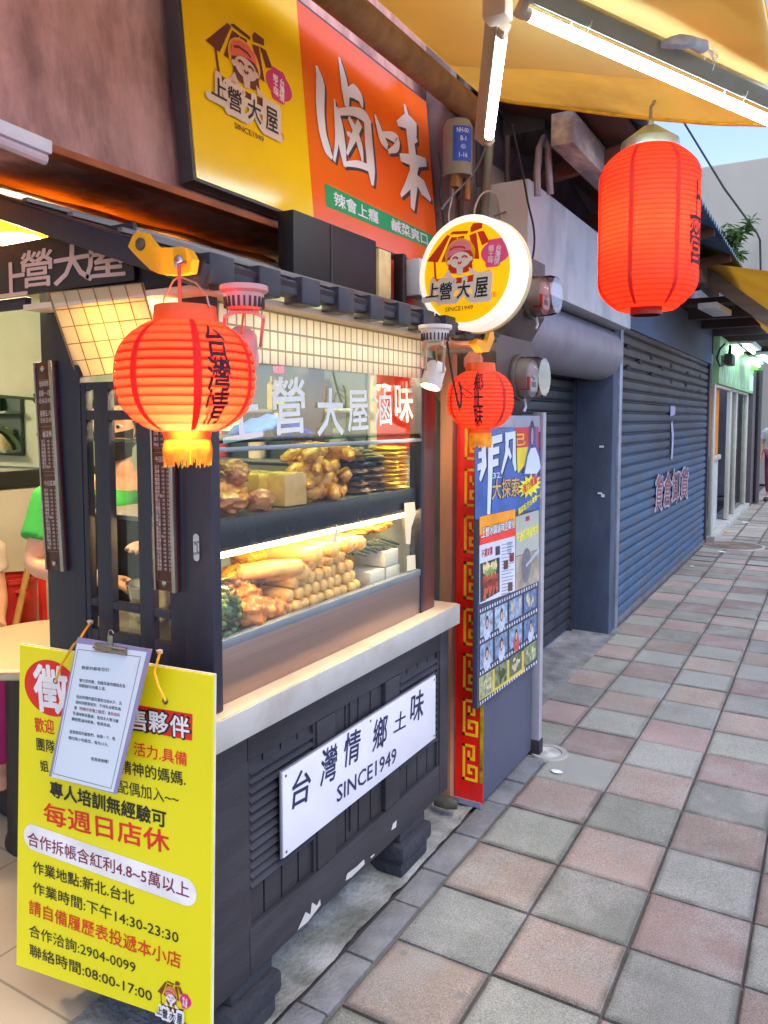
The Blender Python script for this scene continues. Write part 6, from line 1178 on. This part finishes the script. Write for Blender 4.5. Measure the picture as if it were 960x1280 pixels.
# pavement fittings
def cover(name, label, c, r_, m_, rings, grp=None):
    th = thing(name, label, 'cover', (c[0], c[1], 0)); b = MB(); pr__ = [(0, .004)]
    for k in range(rings): f = r_*(k+.5)/rings; pr__ += [(f*.98, .004), (f, .0065), (f+r_*.25/rings, .0065), (f+r_*.3/rings, .004)]
    pr__ += [(r_, .004), (r_, -.01)]; b.lathe(pr__, Matrix.Translation((c[0], c[1], 0)), 40); b.build('lid', m_, th); MB().lathe([(r_+.004, -.01), (r_+.004, .006), (r_+.03, .006), (r_+.035, -.01)], Matrix.Translation((c[0], c[1], 0)), 40).build('rim', mat('rim_cement', '#8f918f', .9), th)
c = at(686, 941, 'Z', 0); cover('drain_cover', 'small round pale patterned drain cover beside the grey cabinet', c, .055, mat('cover_pale', '#b5b7b4', .6, .2, var=.15), 5)
c = at(915, 682, 'Z', 0); cover('manhole_cover', 'brownish round manhole cover in the pavement by the blue shutter end', c, .33, mat('cover_rust', '#6d5f58', .7, .3, var=.3), 6)
for k, (x, y, s_) in enumerate(((903, 690, .05), (932, 653, .06), (696, 965, .03), (865, 708, .03))):
    c = at(x, y, 'Z', .003); MB().blob(c+Vector((0, 0, .003)), (s_, s_*.7, .003), 1, .4, 3, seed=k).single('litter', mat('litter_white', '#cfd3d6', .8), ('flattened white scrap of litter beside the manhole cover', 'flattened white scrap of litter further along near the glass doors', 'tiny white scrap beside the small drain cover', 'tiny white scrap on the paving before the manhole cover')[k], 'litter', 'litter on the paving')
# fallen leaf at the far step
c = at(897, 664, 'Z', .01); MB().blob(c, (.12, .06, .03), 2, .4, seed=2).single('dead_leaves', mat('leaf_brown', '#a07a30', .8, var=.4), 'little heap of dead leaves at the far shop step', 'leaves')
# ================================================================ people
def skin_mesh(joints, edges, root, lev=2, extra=None, vox=None):
    me = bpy.data.meshes.new('sk'); names = list(joints); me.from_pydata([joints[n][0] for n in names], [(names.index(a), names.index(b)) for a, b in edges], [])
    o = bpy.data.objects.new('sk', me); COL.objects.link(o); m = o.modifiers.new('s', 'SKIN'); m.use_smooth_shade = True
    sv = me.skin_vertices[0].data
    for i, n in enumerate(names): r = joints[n][1]; sv[i].radius = r if isinstance(r, tuple) else (r, r); sv[i].use_root = (n == root)
    s = o.modifiers.new('u', 'SUBSURF'); s.levels = lev; s.render_levels = lev
    bpy.context.view_layer.update(); out = bpy.data.meshes.new_from_object(o.evaluated_get(bpy.context.evaluated_depsgraph_get()))
    bpy.data.objects.remove(o); bpy.data.meshes.remove(me); return out
def voxel(meshes, size, sm=2):
    bm = bmesh.new()
    for m in meshes: bm.from_mesh(m); bpy.data.meshes.remove(m)
    me = bpy.data.meshes.new('v'); bm.to_mesh(me); bm.free(); o = bpy.data.objects.new('v', me); COL.objects.link(o)
    r = o.modifiers.new('r', 'REMESH'); r.mode = 'VOXEL'; r.voxel_size = size; s = o.modifiers.new('s', 'SMOOTH'); s.factor = .5; s.iterations = sm
    bpy.context.view_layer.update(); out = bpy.data.meshes.new_from_object(o.evaluated_get(bpy.context.evaluated_depsgraph_get())); bpy.data.objects.remove(o); bpy.data.meshes.remove(me)
    for p in out.polygons: p.use_smooth = True
    return out
def head_mesh(Mh):                                        # a head about 0.22 m tall, looking along +Y of Mh
    b = bmesh.new(); bmesh.ops.create_icosphere(b, subdivisions=4, radius=1)
    for v in b.verts:
        x, y, z = v.co; w_ = .073; d = .092; h = .112
        if z < 0: w_ *= 1-.30*(-z)**1.5; d *= 1-.12*(-z)
        px, py, pz = x*w_, y*d, z*h
        if y > 0:
            px *= 1-.06*y; f = math.exp(-((px/.013)**2)-(((pz+.012)/.022)**2)); py += .022*f*(1 if y > .5 else 0)
            py -= .010*math.exp(-(((abs(px)-.031)/.016)**2)-((pz-.012)/.012)**2); py += .006*math.exp(-((px/.022)**2)-((pz+.052)/.008)**2); py += .004*math.exp(-((px/.03)**2)-((pz-.034)/.012)**2); py += .008*math.exp(-((px/.02)**2)-((pz+.09)/.015)**2)
        v.co = (px, py, pz)
    for s in (1, -1):
        t = bmesh.new(); bmesh.ops.create_icosphere(t, subdivisions=2, radius=1)
        for v in t.verts: v.co = Vector((v.co.x*.009+s*.072, v.co.y*.018-.008, v.co.z*.03+.0))
        m_ = bpy.data.meshes.new('e'); t.to_mesh(m_); t.free(); b.from_mesh(m_); bpy.data.meshes.remove(m_)
    me = bpy.data.meshes.new('head'); b.transform(Mh); b.to_mesh(me); b.free(); return me
def hand(J, E, side, wr, dirv, palmn, base, grip=.35):
    d = Vector(dirv).normalized(); n = Vector(palmn).normalized(); s = d.cross(n).normalized()*side; wr = Vector(wr)
    J['palm'+base] = (wr+d*.045, (.030, .017)); E.append(('wr'+base, 'palm'+base)); J['pk'+base] = (wr+d*.075, (.033, .014)); E.append(('palm'+base, 'pk'+base))
    for k, (off, l) in enumerate(((.030, .068), (.011, .077), (-.009, .071), (-.028, .056))):
        a = wr+d*.078+s*off; p = 'pk'+base; pts = [a, a+d*l*.45+n*l*grip*.25, a+d*l*.78+n*l*grip*.7, a+d*l*.92+n*l*grip*1.1]
        for q, pt in enumerate(pts): nm = 'f%d%d%s' % (k, q, base); J[nm] = (pt, (.0095, .0085, .0078, .0066)[q]); E.append((p, nm)); p = nm
    a = wr+d*.03+s*.026; p = 'palm'+base
    for q, pt in enumerate((a, a+d*.03+s*.022+n*.008, a+d*.055+s*.028+n*.02)): nm = 't%d%s' % (q, base); J[nm] = (pt, (.012, .010, .008)[q]); E.append((p, nm)); p = nm
def person(label, base, yaw, pose, skin, hairc, shirt, trous, hair='tied', mask=False, apron=False, sleeve=.5):
    B = Matrix.Translation(base) @ Matrix.Rotation(yaw, 4, 'Z'); th = thing('person', label, 'person', B)
    V = lambda p: Vector(p)
    P = dict(hip=(0, .004, .92), waist=(0.001, .014, 1.05), chest=(0, .02, 1.24), neck=(0, -.005, 1.36), headb=(0, .01, 1.43), sR=(.165, 0, 1.31), sL=(-.165, 0, 1.31), eR=(.21, .02, 1.06), eL=(-.21, .02, 1.06), wrR=(.20, .10, .86), wrL=(-.20, .10, .86), hR=(.085, 0, .88), hL=(-.085, 0, .88), kR=(.09, .02, .48), kL=(-.09, .02, .48), aR=(.09, -.01, .09), aL=(-.09, -.01, .09), tR=(.10, .13, .035), tL=(-.10, .13, .035)); P.update(pose)
    J = {k: (V(P[k]), r) for k, r in dict(hip=(.135, .10), waist=(.115, .085), chest=(.14, .095), neck=(.052, .055), headb=(.05, .055), sR=.055, sL=.055, eR=.039, eL=.039, wrR=(.026, .024), wrL=(.026, .024), hR=.085, hL=.085, kR=.058, kL=.058, aR=.038, aL=.038, tR=(.036, .025), tL=(.036, .025)).items()}
    E = [('hip', 'waist'), ('waist', 'chest'), ('chest', 'neck'), ('neck', 'headb'), ('chest', 'sR'), ('chest', 'sL'), ('sR', 'eR'), ('sL', 'eL'), ('eR', 'wrR'), ('eL', 'wrL'), ('hip', 'hR'), ('hip', 'hL'), ('hR', 'kR'), ('hL', 'kL'), ('kR', 'aR'), ('kL', 'aL'), ('aR', 'tR'), ('aL', 'tL')]
    for s, b_ in ((1, 'R'), (-1, 'L')): dv = V(P['wr'+b_])-V(P['e'+b_]); hand(J, E, s*-1, P['wr'+b_], dv, P.get('pn'+b_, (-s, 0, -.2)), b_)
    body = skin_mesh(J, E, 'hip')
    Mh = Matrix.Translation(V(P['headb'])+Vector((0, .012, .085))) @ Matrix.Rotation(P.get('hyaw', 0), 4, 'Z') @ Matrix.Rotation(P.get('hpitch', 0), 4, 'X')
    me = voxel([body, head_mesh(Mh)], .0062, 3); me.name = 'body'; me.materials.append(skin); o = bpy.data.objects.new('body', me); COL.objects.link(o); o.parent = th; W[o] = B; KIDS.setdefault(th, []).append(o)
    def cloth(nm, names, edges, root, grow, m, cut=None, vox=.008):
        jj = {}
        for n in names:
            r = J[n][1] if n in J else .05; r = r if isinstance(r, tuple) else (r, r); jj[n] = (J[n][0], (r[0]+grow, r[1]+grow))
        if cut:
            for n, (a, b_, f, r) in cut.items(): jj[n] = (V(P[a]).lerp(V(P[b_]), f), (r, r))
        c = voxel([skin_mesh(jj, edges, root)], vox, 2); c.name = nm; c.materials.append(m); oo = bpy.data.objects.new(nm, c); COL.objects.link(oo); oo.parent = th; W[oo] = B; KIDS[th].append(oo); return oo
    hp, wp, cp, np_ = V(P['hip']), V(P['waist']), V(P['chest']), V(P['neck'])
    def ring(p, rx, ry): return [p+Vector((rx*cos(2*pi*k/20), ry*sin(2*pi*k/20), 0)) for k in range(20)]
    secs = [ring(hp.lerp(wp, .1), .150, .118), ring(wp, .138, .108), ring(wp.lerp(cp, .6), .152, .116), ring(cp.lerp(np_, .25), .168, .112), ring(cp.lerp(np_, .58), .155, .088), ring(cp.lerp(np_, .78), .105, .075), ring(cp.lerp(np_, .90), .078, .068)]
    tb_ = bmesh.new(); vr = [[tb_.verts.new(p) for p in r] for r in secs]
    for A_, B_ in zip(vr, vr[1:]):
        for k in range(20): tb_.faces.new((A_[k], A_[(k+1) % 20], B_[(k+1) % 20], B_[k]))
    tb_.faces.new(vr[0][::-1]); tb_.faces.new(vr[-1]); bmesh.ops.recalc_face_normals(tb_, faces=tb_.faces[:]); m1 = bpy.data.meshes.new('a'); tb_.to_mesh(m1); tb_.free(); ms_ = [m1]
    for b_ in 'RL':
        s0_, e0_ = V(P['s'+b_]), V(P['e'+b_]); ci = cp.lerp(s0_, .55); ci.z = s0_.z-.01; q_ = MB(); q_.tube([ci, s0_.lerp(ci, .25), s0_.lerp(e0_, .12), s0_.lerp(e0_, sleeve*.6), s0_.lerp(e0_, sleeve)], [.062, .070, .072, .066, .064], 14); m2 = bpy.data.meshes.new('b'); q_.b.to_mesh(m2); q_.b.free(); ms_.append(m2)
    c = voxel(ms_, .008, 3); c.name = 'shirt'; c.materials.append(shirt); oo = bpy.data.objects.new('shirt', c); COL.objects.link(oo); oo.parent = th; W[oo] = B; KIDS[th].append(oo)
    cloth('trousers', ['hip', 'hR', 'hL', 'kR', 'kL'], [('hip', 'hR'), ('hip', 'hL'), ('hR', 'kR'), ('hL', 'kL'), ('kR', 'bR'), ('kL', 'bL')], 'hip', .016, trous, dict(bR=('kR', 'aR', .85, .055), bL=('kL', 'aL', .85, .055)))
    b = MB(B @ Mh)
    def hf(v):
        return v
    t = MB(B @ Mh); t.blob((0, -.014, .016), (.081, .096, .112), 3, .03, 4)
    inv = (B @ Mh).inverted(); bmv = t.b
    kill = [v for v in bmv.verts if (inv @ v.co).y > .045 and (inv @ v.co).z < .062 or (inv @ v.co).z < -.085]
    bmesh.ops.delete(bmv, geom=kill, context='VERTS'); t.blob((0, -.105, -.01), (.035, .035, .04), 2, .1)
    t.build('hair', hairc, th)
    for s in (1, -1):
        b = MB(B @ Mh); b.blob((s*.031, .076, .012), (.014, .007, .006), 2, 0); b.build('eye', mat('eye_white', '#d8d0c8', .3), th)
        b = MB(B @ Mh); b.blob((s*.031, .0815, .012), (.0055, .003, .0055), 2, 0); b.build('iris', mat('iris_dark', '#1c1210', .2), th)
        b = MB(B @ Mh); b.tube([(s*.046, .076, .034), (s*.03, .085, .038), (s*.016, .086, .034)], .0028, 6); b.build('eyebrow', hairc, th)
    if mask:
        b = MB(B @ Mh); b.grid(lambda u, v: Vector((.070*sin((u-.5)*2.5)*(1-.22*v), .010+.096*cos((u-.5)*2.5)*(1-.05*v)+.018*math.exp(-((u-.5)/.14)**2)*(1-abs(v-.25)), .0-.092*v-.006*abs(u-.5))), 20, 10, .002); b.build('face_mask', mat('mask_black', '#26262a', .8, var=.2), th)
    else:
        b = MB(B @ Mh); b.tube([(-.022, .083, -.050), (0, .092, -.052), (.022, .083, -.050)], [.002, .0045, .002], 6); b.build('lips', mat('lip_rose', '#a0564c', .5), th)
    if apron:
        b = MB(B); c0 = V(P['chest'])
        for s in (1, -1): b.tube([c0+Vector((s*.06, .122, .01)), c0+Vector((s*.085, .085, .085)), c0+Vector((s*.085, .0, .115)), c0+Vector((s*.05, -.10, .06))], .011, 6)
        b.grid(lambda u, v: Vector((c0.x+(u-.5)*.30, c0.y+.128-.10*abs(u-.5)**2*2, c0.z+.02-v*.62)), 12, 10, .004); b.build('apron', mat('apron_black', '#1f2024', .8), th)
    for s, b_ in ((1, 'R'), (-1, 'L')):
        f = V(P['t'+b_]); a = V(P['a'+b_]); b = MB(B); b.tube([a+Vector((0, -.02, -.045)), a+Vector((0, .02, -.04)), f+Vector((0, .0, -.004)), f+Vector((0, .05, -.008))], [.038, .048, .045, .03], 12); b.build('shoe', mat('shoe_dark', '#2b2b30', .6), th)
    return th
SKN = mat('skin', '#d9a27e', .5, var=.06, scale=20); HR = mat('hair_black', '#1c1512', .45, var=.3, scale=40)
# stallholder behind the end window: green shirt, black mask, hands over the counter (facing the window)
base = Vector((-1.985, 1.70, 0)); yawp = math.atan2(-(0-base.x), -(base.y))  # turned towards the window
sc_ = 1.0
person('stallholder in a green shirt, black apron and black mask behind the cart end window', base, R(-130), dict(sR=(.18, 0, 1.30), eR=(.25, .07, 1.08), wrR=(.06, .25, 1.07), eL=(-.22, .13, 1.13), wrL=(-.10, .33, 1.17), pnR=(0, .0, -1), pnL=(0, 0, -1), hpitch=R(-14), hyaw=R(-18)), SKN, HR, mat('shirt_green', '#2f9a3c', .8, var=.12), mat('trousers_dark', '#24262e', .8), mask=True, apron=True, sleeve=.66)
# seated customer at the far left edge
person('seated customer in a pale top and magenta trousers at the left edge', Vector((-3.16, 1.80, .08)), R(-107), dict(hip=(0, 0, .50), waist=(0, .0, .64), chest=(0, .02, .84), neck=(0, .02, .98), headb=(0, .03, 1.05), sR=(.165, .02, .92), sL=(-.165, .02, .92), eR=(.20, .04, .68), eL=(-.2, .04, .68), wrR=(.14, .24, .64), wrL=(-.14, .24, .64), hR=(.09, .03, .47), hL=(-.09, .03, .47), kR=(.1, .42, .48), kL=(-.1, .42, .48), aR=(.1, .33, .02), aL=(-.1, .33, .02), tR=(.1, .46, -.03), tL=(-.1, .46, -.03)), SKN, HR, mat('top_pale', '#d8c6ae', .8), mat('trousers_magenta', '#b8286a', .8, var=.1), sleeve=.5)
b = MB(); b.lathe([(0, .43), (.16, .43), (.17, .415), (.165, .40), (.03, .39), (.03, .02), (.15, .0), (.15, -.018), (0, -.018)], Matrix.Translation((-3.16, 1.80, .024)), 28); b.single('stool', mat('stool_red', '#a8322a', .5), 'round stool under the seated customer at the left edge', 'stool')
# walker far down the pavement
pw = at(962, 626, 'Z', 0)
person('distant walker in a white shirt and maroon trousers at the right edge of the pavement', Vector((pw.x+.06, pw.y, 0)), R(170), dict(eR=(.22, -.06, 1.08), wrR=(.22, .06, .88), kL=(-.09, .10, .50), aL=(-.09, -.02, .12), tL=(-.09, .11, .05)), SKN, HR, mat('shirt_white', '#d9dde0', .8), mat('trousers_maroon', '#7c3346', .8), sleeve=.6)
flush()
